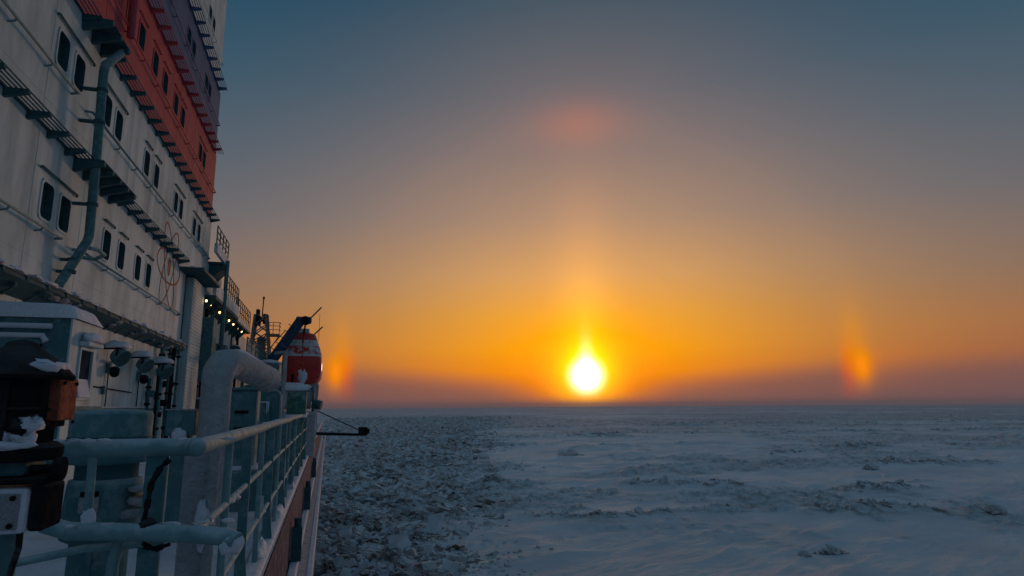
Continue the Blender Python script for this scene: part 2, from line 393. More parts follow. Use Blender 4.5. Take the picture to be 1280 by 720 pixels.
ice_o = bpy.data.objects.new('sea_ice', me); COL.objects.link(ice_o); ice_o['kind'] = 'structure'
im = bpy.data.materials.new('sea_ice'); im.use_nodes = True
t = im.node_tree; b = t.nodes['Principled BSDF']
def tn(ty, **k):
    o = t.nodes.new(ty)
    for a_, c2 in k.items(): setattr(o, a_, c2)
    return o
geo = tn('ShaderNodeNewGeometry'); atn = tn('ShaderNodeAttribute', attribute_name='rubble')
n1 = tn('ShaderNodeTexNoise'); n1.inputs['Scale'].default_value = .55; n1.inputs['Detail'].default_value = 9; n1.inputs['Roughness'].default_value = .68; t.links.new(geo.outputs['Position'], n1.inputs['Vector'])
n2 = tn('ShaderNodeTexNoise'); n2.inputs['Scale'].default_value = .09; n2.inputs['Detail'].default_value = 5; t.links.new(geo.outputs['Position'], n2.inputs['Vector'])
sp = tn('ShaderNodeSeparateXYZ'); t.links.new(geo.outputs['Normal'], sp.inputs[0])
def mrange(x, a_, b_, c2, d_):
    o = tn('ShaderNodeMapRange'); t.links.new(x, o.inputs[0])
    for i_, v_ in enumerate((a_, b_, c2, d_)): o.inputs[1+i_].default_value = v_
    return o.outputs[0]
def mth(op, a_, b_):
    o = tn('ShaderNodeMath', operation=op)
    for i_, v_ in enumerate((a_, b_)):
        if isinstance(v_, (int, float)): o.inputs[i_].default_value = v_
        else: t.links.new(v_, o.inputs[i_])
    return o.outputs[0]
def mx(f, a_, b_):
    o = tn('ShaderNodeMix', data_type='RGBA'); t.links.new(f, o.inputs[0])
    for i_, v_ in ((6, a_), (7, b_)):
        if isinstance(v_, tuple): o.inputs[i_].default_value = (*v_, 1)
        else: t.links.new(v_, o.inputs[i_])
    return o.outputs[2]
snowc = mx(mrange(n2.outputs[0], .4, .65, 0, 1), (.86, .82, .82), (.74, .71, .73))
bare = mx(mrange(n1.outputs[0], .42, .62, 0, 1), mx(mrange(n2.outputs[0], .45, .6, 0, 1), (.50, .49, .51), (.36, .29, .20)), (.15, .14, .12))
steep = mrange(sp.outputs[2], .93, .62, 0, 1)
f1 = mth('MULTIPLY', atn.outputs['Fac'], mrange(n1.outputs[0], .44, .60, .12, .95))
f2 = mth('MAXIMUM', f1, mth('MULTIPLY', steep, .8))
gapn = tn('ShaderNodeAttribute', attribute_name='water_gap')
t.links.new(mx(gapn.outputs['Fac'], mx(f2, snowc, bare), (.045, .05, .055)), b.inputs['Base Color'])
b.inputs['Roughness'].default_value = .9; b.inputs['Specular IOR Level'].default_value = .04
nb = tn('ShaderNodeTexNoise'); nb.inputs['Scale'].default_value = 1.6; nb.inputs['Detail'].default_value = 10; nb.inputs['Roughness'].default_value = .62; t.links.new(geo.outputs['Position'], nb.inputs['Vector'])
bp = tn('ShaderNodeBump'); bp.inputs['Distance'].default_value = .30; t.links.new(nb.outputs[0], bp.inputs['Height'])
t.links.new(mrange(atn.outputs['Fac'], 0, 1, .35, 1.0), bp.inputs['Strength'])
mpw = tn('ShaderNodeMapping'); mpw.inputs['Rotation'].default_value = (0, 0, -.55); mpw.inputs['Scale'].default_value = (.55, 2.6, 1); t.links.new(geo.outputs['Position'], mpw.inputs[0])
nw = tn('ShaderNodeTexNoise'); nw.inputs['Scale'].default_value = 1.3; nw.inputs['Detail'].default_value = 8; nw.inputs['Roughness'].default_value = .66; t.links.new(mpw.outputs[0], nw.inputs['Vector'])
bw = tn('ShaderNodeBump'); bw.inputs['Distance'].default_value = .35; bw.inputs['Strength'].default_value = .8; t.links.new(nw.outputs[0], bw.inputs['Height'])
t.links.new(bw.outputs[0], bp.inputs['Normal'])
t.links.new(bp.outputs[0], b.inputs['Normal'])
me.materials.append(im)

def chunks(n, xs, ys, size, seed, sink=.3):
    rg = np.random.default_rng(seed)
    zs, _, _ = ice_h(xs, ys)
    cube = np.array([(x, y, z) for x in (-1, 1) for y in (-1, 1) for z in (-1, 1)], float)
    V = cube[None]*np.ones((n, 1, 1))+rg.uniform(-.38, .38, (n, 8, 3))
    V *= (size[:, None]*rg.uniform(.45, 1.1, (n, 3)))[:, None, :]*np.array([1, 1, .55])
    A = rg.uniform(-.5, .5, (n, 3)); A[:, 2] = rg.uniform(0, 6.28, n)
    cx, sx_, cy, sy_, cz, sz = np.cos(A[:, 0]), np.sin(A[:, 0]), np.cos(A[:, 1]), np.sin(A[:, 1]), np.cos(A[:, 2]), np.sin(A[:, 2])
    Rm = np.stack([np.stack([cz*cy, cz*sy_*sx_-sz*cx, cz*sy_*cx+sz*sx_], -1), np.stack([sz*cy, sz*sy_*sx_+cz*cx, sz*sy_*cx-cz*sx_], -1), np.stack([-sy_, cy*sx_, cy*cx], -1)], 1)
    V = np.einsum('nij,nkj->nki', Rm, V)
    V += np.stack([xs, ys, zs+size*.25*(1-sink)], -1)[:, None]
    q = np.array([(0,1,3,2), (4,6,7,5), (0,4,5,1), (2,3,7,6), (0,2,6,4), (1,5,7,3)])
    Q = (q[None]+8*np.arange(n)[:, None, None]).reshape(-1, 4)
    return V.reshape(-1, 3), Q
rg = np.random.default_rng(3)
n = 42000
ys = 24+620*rg.power(.42, n); xs = -1.5+(edge_x(ys)+2+rg.normal(0, 1, n)*(2+ys/60))*rg.random(n)
sz = np.clip(rg.lognormal(-2.35, .6, n), .05, .55)*(1+ys/200)
V1, Q1 = chunks(n, xs, ys, sz, 4, .9)
n3_ = 1300; y3 = 26+260*rg.power(.5, n3_); x3 = -1+(edge_x(y3)+1.5)*rg.random(n3_)
V3, Q3 = chunks(n3_, x3, y3, np.clip(rg.lognormal(-1.15, .5, n3_), .15, .9)*(1+y3/400), 14, .8)
V3 = V3.reshape(n3_, 8, 3); c3 = V3.mean(1, keepdims=True); tl = rg.normal(0, .35, (n3_, 1, 2)); dz = (V3[:, :, :2]-c3[:, :, :2])
V3[:, :, 2] = c3[:, :, 0+2]+(V3[:, :, 2]-c3[:, :, 2])*.32+(dz*tl).sum(-1)
Q1 = np.concatenate([Q1, Q3+len(V1)]); V1 = np.concatenate([V1, V3.reshape(-1, 3)])
me = bpy.data.meshes.new('brash_ice'); np_mesh(me, V1, Q1, False); me.materials.append(MAT['ice_chunk'])
o = bpy.data.objects.new('brash_ice', me); COL.objects.link(o); o['kind'] = 'stuff'; o['label'] = 'broken ice rubble filling the channel beside the hull'
px, py, ps = [], [], []
for pts, amp, wd in RIDGES[:9]:
    for (x0, y0), (x1, y1) in zip(pts[:-1], pts[1:]):
        k = int(math.hypot(x1-x0, y1-y0)*9*min(1, 130/y0))
        tt = rg.random(k); px += list(x0+tt*(x1-x0)+rg.normal(0, wd*.55, k)); py += list(y0+tt*(y1-y0)+rg.normal(0, wd*.55, k)); ps += list(np.clip(rg.lognormal(-1.75, .5, k), .07, .55)*(.6+.4*amp))
px, py, ps = map(np.array, (px, py, ps)); kp = rg.random(len(px)) < sstep(fbm(px/11, py/9, 4, 77), .48, .62); px, py, ps = px[kp], py[kp], ps[kp]
V2, Q2 = chunks(len(px), px, py, ps, 5)
me = bpy.data.meshes.new('ridge_ice'); np_mesh(me, V2, Q2, False); me.materials.append(MAT['ice_chunk'])
o = bpy.data.objects.new('ridge_ice', me); COL.objects.link(o); o['kind'] = 'stuff'; o['label'] = 'small tumbled blocks along the pressure ridges'
def ice_thing(name, x, y, dims, tilt, seed, label):
    rd = random.Random(seed)
    if name == 'ice_slab':
        z = float(ice_h(np.array([float(x)]), np.array([float(y)]))[0][0])
        w, d, h = dims; mb = MB()
        out = [(-.5, -.1), (.5, -.1), (.46, .35), (.30, .62), (.12, .95), (-.05, 1.0), (-.22, .70), (-.40, .45)]
        mb.prism([(u*w+rd.uniform(-.04, .04)*w, v*h) for u, v in out], 'y', -d/2, d/2)
        mb.prism([(u*w*.7-.45*w, v*h*.45) for u, v in out], 'y', d*.3, d*1.2)
        mb.prism([(u*w*.9+.5*w, v*h*.28) for u, v in out], 'y', -d*1.1, d*.2)
        rot = Matrix.Rotation(rd.uniform(-.4, .4), 3, 'Z') @ Matrix.Rotation(tilt, 3, 'X')
        mb.v = [tuple(rot @ Vector(v)+Vector((x, y, z-.1))) for v in mb.v]
        o = build(mb, name, 'ice_chunk', bevel=.05)
    else:
        rg2 = np.random.default_rng(seed); k = 46
        a = rg2.normal(0, .21, (k, 2)); rad = np.hypot(a[:, 0], a[:, 1])
        V, Q = chunks(k, x+a[:, 0]*dims[0], y+a[:, 1]*dims[1], rg2.uniform(.20, .34, k)*dims[2]*(1.3-np.clip(rad, 0, .6)), seed, .5)
        V = V.reshape(k, 8, 3); V[:, :, 2] += (dims[2]*.55*np.clip(1-1.7*rad, 0, 1)*rg2.uniform(.4, 1, k))[:, None]
        mb = MB().add(V.reshape(-1, 3).tolist(), Q.tolist()); o = build(mb, name, 'ice_chunk')
    return tag(o, label, 'ice', 'ice hummocks standing on the frozen sea')
ice_thing('ice_slab', 51.0, 132.0, (3.4, .9, 1.9), .5, 1, 'upright pale ice slab below and left of the sun, alone on smooth snow')
ice_thing('ice_slab', 45.2, 81.2, (1.4, .5, 1.3), .25, 12, 'small warm tinted ice slab standing alone in front of the low ridge')
ice_thing('ice_hummock', 36.2, 40.8, (2.2, 1.0, .75), .1, 3, 'dark low ice hummock nearest to the bottom edge on the right')
ice_thing('ice_hummock', 33.6, 40.5, (.8, .6, .55), .1, 4, 'small dark ice lump just left of the nearest hummock')
ice_thing('ice_hummock', 64.5, 50.0, (2.4, 1.8, 1.2), .15, 5, 'large rounded ice hummock at the right edge of the view')
ice_thing('ice_hummock', 89.0, 89.3, (3.0, 1.8, 1.3), .1, 6, 'dark brownish ice hummock on the ridge right of the right sun dog')
ice_thing('ice_hummock', 23.1, 90.0, (3.2, 2.0, 1.1), .1, 8, 'brown topped ice hummock at the border of broken ice and smooth snow')

# ------------------------------------------------------------------ hull and deck of the icebreaker
DZ = -1.25
hull = thing('ship_hull', (-8, 20, ICE), 'maroon icebreaker hull with snowy rubbing strakes running along the broken ice', 'ship hull')
prof = [(-.42, DZ-.03), (-.42, -2.15), (-.20, -2.25), (-.13, -2.75), (-.24, -3.4), (-.9, -8.0), (-1.4, -11.6)]
ysec = [-40, -10, 0, 4, 8, 14, 22, 32, 45, 58, 68, 76, 82, 86]
inset = [0]*9+[.8, 2.4, 5.0, 7.6, 9.4]
mb = MB(); vs = []; fs = []
for yv, ins in zip(ysec, inset):
    for (x, z) in prof: vs.append((x-ins, yv, z))
    for (x, z) in prof[::-1]: vs.append((-21.6-x+ins, yv, z))
k = len(prof)*2
for i in range(len(ysec)-1):
    for j in range(k-1): fs.append((i*k+j, (i+1)*k+j, (i+1)*k+j+1, i*k+j+1))
fs.append(tuple(range(k)))
mb.add(vs, fs); build(mb, 'shell', 'hull_paint', hull)
mb = MB().box(-.412, -.30, -40, 56, -2.155, -2.06); build(mb, 'strake_snow', 'snow', hull, bevel=.02)
mb = MB().box(-.205, -.10, -40, 56, -2.46, -2.30); build(mb, 'rubbing_strake', 'hull_paint', hull, bevel=.02)
mb = MB().box(-.20, -.105, -40, 56, -2.298, -2.25); build(mb, 'strake_snow', 'snow', hull, bevel=.02)
for i, yv in enumerate((9.6, 14.2, 20.5)):
    mb = MB().box(-.41, -.27, yv-.06, yv+.06, -2.06, -1.62).tube([(-.33, yv, -1.62), (-.33, yv, -1.50)], .05, 8); build(mb, 'fairlead_bracket', 'ledge_paint', hull)
deck_o = build(MB().add([(-.42, -40, DZ), (-21.2, -40, DZ), (-21.2, 58, DZ), (-19, 74, DZ), (-10.8, 86, DZ), (-2.6, 74, DZ), (-.42, 58, DZ)], [(0,1,2,3,4,5,6)][::1]), 'deck', 'deck_snow', kind='structure')
build(MB().box(-.56, -.425, -40, 56, DZ+.004, DZ+.07), 'snow_bank', 'snow', None, bevel=.03, kind='structure')
# trodden, uneven snow lying on the deck
gx = np.linspace(-5.95, -.60, 90); gy = np.linspace(2.0, 34, 400); GX, GY = np.meshgrid(gx, gy, indexing='ij')
zz = DZ+.012+.10*np.clip(fbm(GX/.9, GY/.9, 5, 91)-.42, 0, 1)+.14*np.exp(-((GX+5.9)/.35)**2)*fbm(GX*0, GY/1.3, 3, 92)
vv = np.stack([GX.ravel(), GY.ravel(), zz.ravel()], 1); I2, J2 = np.meshgrid(np.arange(89), np.arange(399), indexing='ij')
qq = np.stack([I2*400+J2, (I2+1)*400+J2, (I2+1)*400+J2+1, I2*400+J2+1], -1).reshape(-1, 4)
me = bpy.data.meshes.new('deck_snow'); np_mesh(me, vv, qq); me.materials.append(MAT['deck_snow'])
o = bpy.data.objects.new('deck_snow', me); COL.objects.link(o); o['kind'] = 'stuff'

# ------------------------------------------------------------------ superstructure
WX = -6.0
sup = thing('superstructure', (-12, 20, DZ), 'tall white red and blue ship superstructure with rows of rounded windows', 'superstructure')
Y0 = 3.0
ROWS = [  # name, z0, z1, material, window centre z, window centres, end
    (-1.25, 2.46, 'white_paint', None, [], 28.4),
    (2.46, 5.82, 'white_paint', 4.37, [6.2, 7.15, 12.0, 15.11, 16.05, 18.93, 20.2, 21.87, 23.09], 28.6),
    (5.82, 9.18, 'white_paint', 7.78, [8.2, 9.1, 12.2, 14.93, 15.88, 17.87, 18.81, 21.68, 22.88, 25.77, 26.65, 29.24, 30.3], 33.1),
    (9.18, 12.53, 'red_paint', 11.18, [13.0, 14.2, 18.75, 19.9, 21.5, 22.82, 24.44, 25.6, 29.18, 30.05], 32.9),
    (12.53, 15.75, 'blue_paint', 14.5, [17, 18, 21.5, 22.4, 25.42, 26.32, 29.15, 29.97], 32.6),
    (15.75, 20.4, 'white_paint', 17.7, [22, 23, 25.6, 26.5, 28.72, 29.6], 32.2)]
ww, wh = .58, .80
hole_w, hole_h = ww+.04, wh+.04
def wall_strip(z0, z1, y0, y1, holes):
    mb = MB()
    T = .16
    segs = []
    if holes:
        zc = holes[0][1]; lo, hi = zc-hole_h/2, zc+hole_h/2
        segs.append((y0, y1, z0, lo)); segs.append((y0, y1, hi, z1)); cur = y0
        for yc, _ in holes:
            segs.append((cur, yc-hole_w/2, lo, hi)); cur = yc+hole_w/2
        segs.append((cur, y1, lo, hi))
    else: segs.append((y0, y1, z0, z1))
    for a, b2, c2, d in segs:
        if b2-a < .01: continue
        mb.box(WX-T, WX, a, b2, c2, d)
    return mb
# a window is a rounded ring with a reveal, its pane set back in the opening
def raw_mesh(mb, name, m):
    me = bpy.data.meshes.new(name); me.from_pydata(mb.v, [], mb.f)
    import bmesh
    bm = bmesh.new(); bm.from_mesh(me); bmesh.ops.recalc_face_normals(bm, faces=bm.faces); bm.to_mesh(me); bm.free()
    me.polygons.foreach_set('use_smooth', mb.sm); me.materials.append(MAT[m]); return me
def window_meshes():
    mb = MB()
    inn = rrect(ww-.02, wh-.02, .13, 5); out_ = rrect(ww+.09, wh+.09, .16, 5); n_ = len(inn)
    vs = [(.022, u, v) for u, v in out_]+[(.022, u, v) for u, v in inn]+[(-.15, u, v) for u, v in inn]+[(.002, u, v) for u, v in out_]
    fs = []
    for i in range(n_):
        j = (i+1) % n_
        fs += [(i, j, n_+j, n_+i), (3*n_+i, 3*n_+j, j, i)]
    mb.add(vs, fs)
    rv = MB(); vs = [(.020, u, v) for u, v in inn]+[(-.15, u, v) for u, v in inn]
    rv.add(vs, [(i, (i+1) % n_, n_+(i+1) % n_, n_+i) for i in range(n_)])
    pm = MB(); pm.prism(rrect(ww-.05, wh-.05, .13, 5), 'x', -.135, -.115)
    return mb, pm, rv
wmb, pmb, rmb = window_meshes()
REV = raw_mesh(rmb, 'reveal', 'ledge_paint')  # dark paint stands in for the shade on the aft-facing jambs
PANE = raw_mesh(pmb, 'pane', 'glass_dark')
FR = {k_: raw_mesh(wmb, 'window', k_) for k_ in ('white_paint', 'red_paint', 'blue_paint')}
EYE = {}
for z0, z1, m_, zc, wins, yend in ROWS:
    build(wall_strip(z0, z1, Y0, yend, [(y, zc) for y in wins] if wins else []), 'wall_panel', m_, sup, label={'red_paint': 'red band of wall', 'blue_paint': 'blue band of wall'}.get(m_))
    sm_ = MB(); yv = Y0+1.1; kk = 0
    while yv < yend-.3:
        if not any(abs(yv-y) < .5 for y in wins): sm_.box(WX-.001, WX+.006, yv-.011, yv+.011, z0+.03, z1-.03)
        yv += 2.35+.3*(kk % 3); kk += 1
    sm_.box(WX-.001, WX+.005, Y0, yend-.02, z0+.62, z0+.64)
    build(sm_, 'weld_seam', m_, sup)
    for y in wins:
        w_ = link('window', FR[m_], (WX, y, zc), sup, None)
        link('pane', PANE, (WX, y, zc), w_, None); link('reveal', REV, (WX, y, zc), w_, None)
    mbk = MB().box(-20, WX-.165, Y0, yend-.01, z0+.01, z1-.01)
    # inner core: keeps the house solid behind its plating (the windows see its dark inside)
    build(MB().box(-20, -19.9, Y0, yend, z0+.005, z1-.005).box(-19.9, WX-.165, yend-.14, yend-.003, z0+.005, z1-.005).box(-19.9, WX-.165, Y0+.003, Y0+.14, z0+.005, z1-.005), 'end_wall', m_, sup)
    build(MB().box(-19.9, WX-.17, Y0+.15, yend-.15, z0-.03, z0+.03), 'floor_slab', 'dark_iron', sup)
    build(MB().box(-9.2, -9.1, Y0+.15, yend-.15, z0+.04, z1-.04), 'inner_wall', 'dark_iron', sup)
build(MB().box(-20, WX+.02, Y0, 32.25, 20.4, 20.6), 'roof', 'white_paint', sup)
def drip(zc, m_, spans):
    for a, b2 in spans:
        build(MB().tube([(WX+.03, a, zc+.60), (WX+.05, a+.03, zc+.62), (WX+.05, b2-.03, zc+.62), (WX+.03, b2, zc+.58)], .03, 6), 'drip_rail', m_, sup)
drip(4.37, 'ledge_paint', [(14.6, 16.55), (18.55, 19.35), (19.88, 20.6), (21.5, 22.25), (22.75, 23.45)])
drip(7.78, 'ledge_paint', [(14.42, 16.6), (17.4, 19.35), (21.3, 22.05), (22.5, 23.25), (25.4, 27.1), (28.85, 30.8)])
drip(11.18, 'red_paint', [(y-.42, y+.42) for y in (18.75, 19.9, 21.5, 22.82, 24.44, 25.6)]+[(28.8, 30.45)])
# storm rails below every window row, on little hooks
def storm_rail(z, m_, y0, y1, gap=None, step=1.5):
    X = WX+.15
    for a, b2 in ([(y0, gap[0]), (gap[1], y1)] if gap else [(y0, y1)]):
        r_ = build(MB().tube([(WX+.0, a, z), (X, a+.05, z), (X, b2-.05, z), (WX+.0, b2, z)], .032, 8), 'storm_rail', m_, sup)
        y = a+.6
        while y < b2-.2:
            build(MB().tube([(X, y, z), (X-.03, y, z-.06), (WX+.005, y, z-.09)], .022, 6), 'rail_hook', m_, r_); y += step
storm_rail(3.72, 'rail_paint', 4, 27.7, (15.75, 16.75), 1.45)
storm_rail(7.12, 'rail_paint', 4, 32.6, (15.6, 16.5), 1.6)
storm_rail(10.52, 'red_paint', 5, 32.7, None, 1.6)
storm_rail(13.9, 'blue_paint', 9, 32.3, None, 1.9)
storm_rail(17.05, 'white_paint', 14, 32.0, None, 1.9)
# slatted ledges on triangular brackets at every storey
BR = {}
def ledge(z, y0, y1, m_, wide=None, depth=.17):
    root = build(MB().box(WX-.002, WX+.025, y0, y1, z-.03, z+.05), 'slatted_ledge', m_, sup)
    XO = WX+.40
    for k in range(5):
        x = XO-.02-k*.085
        build(MB().bar((x, y0, z), (x, y1, z), .020, .026), 'slat', m_, root)
    mbx = MB().prism([(WX+.003, z+.012-z), (XO+.01, z+.012-z), (XO+.01, -.06), (WX+.003, -depth)], 'y', -.045, .045)
    key = (m_, depth)
    if key not in BR: BR[key] = raw_mesh(mbx, 'bracket', m_)
    y = 12.84-.95*8
    while y < y1:
        if y > y0+.05: link('bracket', BR[key], (0, y, z-.018), root, None)
        y += .95
    if wide:
        a, b2, w2 = wide
        build(MB().box(WX+.03, WX+w2, a, b2, z-.05, z-.036), 'plate', m_, root)
        yy = a+.05
        while yy < b2:
            build(MB().prism([(WX+.003, z-.055), (WX+w2+.02, z-.055), (WX+w2+.02, z-.17), (WX+.003, z-.36)], 'y', yy-.06, yy+.06), 'bracket', m_, root); yy += .62
    return root
lw = ledge(2.5, 4, 28.2, 'ledge_paint', None, .36)
build(MB().prism([(WX+.004, 2.455), (WX+.385, 2.455), (WX+.385, 2.40), (WX+.004, 2.15)], 'y', 4.02, 28.18), 'soffit', 'ledge_paint', lw)
ledge(5.84, 5, 27.2, 'ledge_paint', (16.2, 18.9, .62))
ledge(9.2, 8, 32.9, 'ledge_paint', (15.7, 17.2, .62))
ledge(12.54, 12, 32.6, 'red_paint')
ledge(15.76, 16, 32.2, 'blue_paint')
# snow lying on the lowest ledge, and the underside plating
lsm = MB().box(WX+.01, WX+.33, 4, 28.0, 2.525, 2.56); rl_ = random.Random(5)
for k in range(64): lsm.blob((WX+rl_.uniform(.10, .30), 4.2+k*.37+rl_.uniform(-.1, .1), 2.55), (rl_.uniform(.08, .16), rl_.uniform(.16, .42), rl_.uniform(.03, .10)), 10, 6, .25, k, flat=-.01)
build(lsm, 'ledge_snow', 'snow', sup)
for k in range(46):
    y = rl_.uniform(11, 28); z = 2.30+rl_.uniform(-.1, .08)
    if k < 46: lsm = MB().blob((WX+.30-(2.36-z)*1.2, y, z), (.10, rl_.uniform(.08, .3), .06), 8, 6, .4, k)
    build(lsm, 'frost_lump', 'frosted_steel' if k % 3 else 'ledge_paint', sup) if k % 2 == 0 else None
build(MB().box(WX+.01, WX+.37, 4, 28.0, 2.46, 2.478), 'ledge_plate', 'ledge_paint', sup)
# drain pipe
PX = WX+.42
dp = build(MB().tube([(PX+.05, 17.3, 9.3), (PX+.04, 17.05, 9.1), (PX, 16.45, 8.45), (PX, 16.2, 8.25), (PX, 16.12, 8.0), (PX, 16.3, 6.0), (PX, 16.45, 4.0), (PX-.02, 16.42, 3.85), (PX-.28, 15.9, 2.72), (PX-.3, 15.86, 2.55)], .10, 14), 'drain_pipe', 'teal_paint', sup)
for y, z in ((16.17, 7.55), (16.22, 6.75), (16.4, 4.75), (16.2, 3.35), (16.08, 3.05)):
    build(MB().box(WX, PX-.09, y-.05, y+.05, z-.03, z+.03).lathe([(.125, -.035), (.125, .035)], (PX if z > 3.7 else PX-.17, y, z), 14), 'pipe_clamp', 'ledge_paint', dp)
build(MB().tube([(PX, 16.5, 3.72), (PX+.1, 16.75, 3.75), (PX+.15, 17.1, 3.7), (PX-.1, 17.3, 3.62), (PX-.35, 17.0, 3.6)], .05, 8), 'rail_loop', 'rail_paint', sup)
build(MB().tube([(WX+.2, 18.35, 10.25), (WX+.2, 18.2, 13.5)], .11, 12), 'drain_pipe', 'red_paint', sup, label='red upright pipe on the red band')
# atom emblem on the white wall
eb = MB()
def ell_ring(a, b2, ang, w, yc, zc):
    n_ = 64; vs = []; fs = []
    for i in range(n_):
        t_ = 2*math.pi*i/n_
        for q in (-w/2, w/2):
            u, v = (a+q)*math.cos(t_), (b2+q)*math.sin(t_)
            yy, z2 = u*math.cos(ang)-v*math.sin(ang)+yc, u*math.sin(ang)+v*math.cos(ang)+zc
            vs += [(WX+.002, yy, z2), (WX+.012, yy, z2)]
    for i in range(n_):
        a0, b0 = 4*i, 4*((i+1) % n_)
        fs += [(a0+1, a0+3, b0+3, b0+1), (a0, b0, b0+1, a0+1), (a0+2, a0+3, b0+3, b0+2)]
    eb.add(vs, fs)
for an in (90+32, 90-32, 0): ell_ring(1.72, .62, R(an), .075, 25.75, 5.25)
eb.prism([(25.75+.2*math.cos(k*.393), 5.25+.36*math.sin(k*.393)) for k in range(16)], 'x', WX+.002, WX+.012)
build(eb, 'atom_emblem', 'logo_paint', sup, label='faded orange atom emblem of crossed orbits')
# ventilation trunk standing out at the end of the white wall
tr = build(MB().box(WX, -5.70, 28.75, 31.2, DZ, 5.45), 'vent_trunk', 'white_paint', sup, bevel=.02)
for k in range(44):
    z = DZ+.35+k*.145
    build(MB().bar((-5.695, 28.85, z), (-5.695, 31.1, z), .03, .05), 'louvre', 'white_paint', tr)
build(MB().box(WX, -5.1, 27.4, 31.4, 5.5, 5.62), 'canopy', 'ledge_paint', sup)
build(MB().blob((-5.5, 29.3, 5.60), (.42, 2.0, .16), 14, 6, .1, 3, flat=.0), 'canopy_snow', 'snow', sup)

# terraces in front of the tall house
def railing_mb(p, q, h, posts, rails=3, w=.05):
    p, q = Vector(p), Vector(q); up_ = Vector((0, 0, h)); out = []
    rl = [(p+up_*((k+1)/rails), q+up_*((k+1)/rails)) for k in range(rails)]
    ps = [p.lerp(q, k/(posts-1)) for k in range(posts)]
    return rl, ps
def rail_run(name, p, q, h, posts, label, parent=None, m_='ledge_paint', rails=3, w=.05, balusters=0):
    rl, ps = railing_mb(p, q, h, posts, rails)
    root = parent or thing(name, p, label, 'railing', 'railings of the forward terraces')
    for a, b2 in rl: build(MB().tube([a, b2], w*.5, 6), 'rail', m_, root)
    for a in ps: build(MB().bar(a, a+Vector((0, 0, h)), w, w), 'post', m_, root)
    if balusters:
        mbb = MB(); P_, Q_ = Vector(p), Vector(q)
        for k in range(balusters):
            a = P_.lerp(Q_, (k+.5)/balusters); mbb.bar(a, a+Vector((0, 0, h)), .022, .022)
        build(mbb, 'balusters', m_, root)
    return root
fh = thing('forward_house', (-9, 45, DZ), 'lower stepped white deckhouse forward of the tall superstructure, lit by small bulbs', 'deckhouse')
build(MB().box(-18, WX, 33.2, 62, DZ, 4.95), 'wall_panel', 'white_paint', fh)
build(MB().box(-7.2, WX-.05, 31.2, 33.25, DZ, 5.55), 'wall_panel', 'white_paint', fh)
build(MB().box(-18, -5.25, 31.45, 39.2, 5.0, 5.16), 'deck_slab', 'ledge_paint', fh)
build(MB().box(-5.40, -5.25, 31.45, 39.2, 5.165, 5.75), 'bulwark', 'white_paint', fh)
build(MB().box(-18, -5.35, 39.2, 46, 4.955, 5.06), 'deck_slab', 'ledge_paint', fh)
build(MB().box(-5.48, -5.35, 39.25, 46, 5.065, 5.35), 'bulwark', 'white_paint', fh)
build(MB().box(-18, WX+.02, 33.2, 37.2, 5.165, 7.0), 'wall_panel', 'white_paint', fh)
build(MB().box(-12, -5.3, 33.15, 34.6, 7.005, 7.12), 'deck_slab', 'ledge_paint', fh)
build(MB().box(-5.42, -5.28, 31.0, 34.6, 7.125, 7.55), 'bulwark', 'white_paint', fh)
build(MB().prism([(WX, 6.05), (WX, 7.0), (-5.32, 7.0), (-5.32, 6.85)], 'y', 33.25, 34.55), 'knee', 'ledge_paint', fh)
build(MB().tube([(-5.22, 33.7, DZ), (-5.22, 33.7, 7.3)], .10, 10), 'pillar', 'teal_paint', fh)
rail_run('terrace_railing', (-5.35, 31.1, 7.56), (-5.35, 34.5, 7.56), .85, 5, 'highest short railing beside the end of the tall superstructure')
rail_run('terrace_railing', (-5.33, 34.2, 5.76), (-5.33, 39.1, 5.76), 1.05, 8, 'middle railing with many posts on the second terrace')
rail_run('terrace_railing', (-5.42, 39.3, 5.36), (-5.42, 46, 5.36), 1.05, 9, 'lowest terrace railing nearest to the lattice mast')
for y, z0, z1, w_ in ((33.6, -1.2, 1.0, .8), (36.0, -1.2, 2.6, 1.0), (40, -1.2, 1.0, .9)):
    d_ = build(MB().box(WX+.003, WX+.06, y, y+w_, z0+.15, z1), 'door', 'teal_paint', fh, bevel=.02)
    build(MB().bar((WX+.09, y+.15, (z0+z1)/2), (WX+.09, y+.15, (z0+z1)/2+.2), .03, .03), 'handle', 'dark_iron', d_)
build(MB().box(WX+.003, -5.35, 32.0, 33.0, 1.2, 4.2), 'locker', 'teal_paint', fh, bevel=.03)
for k, (y, z0, z1) in enumerate(((31.5, -1.2, 5.0), (32.9, -1.2, 4.9), (35.3, -1.2, 4.9), (38.0, -1.2, 4.9), (41.3, 0.2, 4.8), (43.5, -1.2, 4.9))):
    build(MB().tube([(-5.9+.05*(k % 3), y, z0), (-5.9+.05*(k % 3), y, z1)], .05+.03*(k % 2), 8), 'upright_pipe', ('ledge_paint', 'dark_iron')[k % 2], fh)
for z in (3.3, 2.1, 1.0):
    build(MB().tube([(-5.8, 31.4, z), (-5.8, 45, z)], .035, 6), 'cable_run', 'dark_iron', fh)
ordn = ['first', 'second', 'third', 'fourth', 'fifth', 'sixth', 'seventh', 'eighth']
for k, y in enumerate((30.9, 32.0, 34.6, 35.9, 37.8, 39.5, 41.3, 43.2)):
    l_ = thing('deck_lamp', (-5.55, y, 4.7), f'small lit warm bulb under the terrace edge, {ordn[k]} from the tall superstructure', 'lamp', 'lit bulbs under the terrace')
    build(MB().lathe([(.02, .29), (.06, .25), (.06, .19)], (-5.55, y, 4.7), 10), 'socket', 'dark_iron', l_)
    build(MB().blob((-5.55, y, 4.80), (.048, .048, .06), 10, 8, 0), 'bulb', 'lit_bulb', l_)
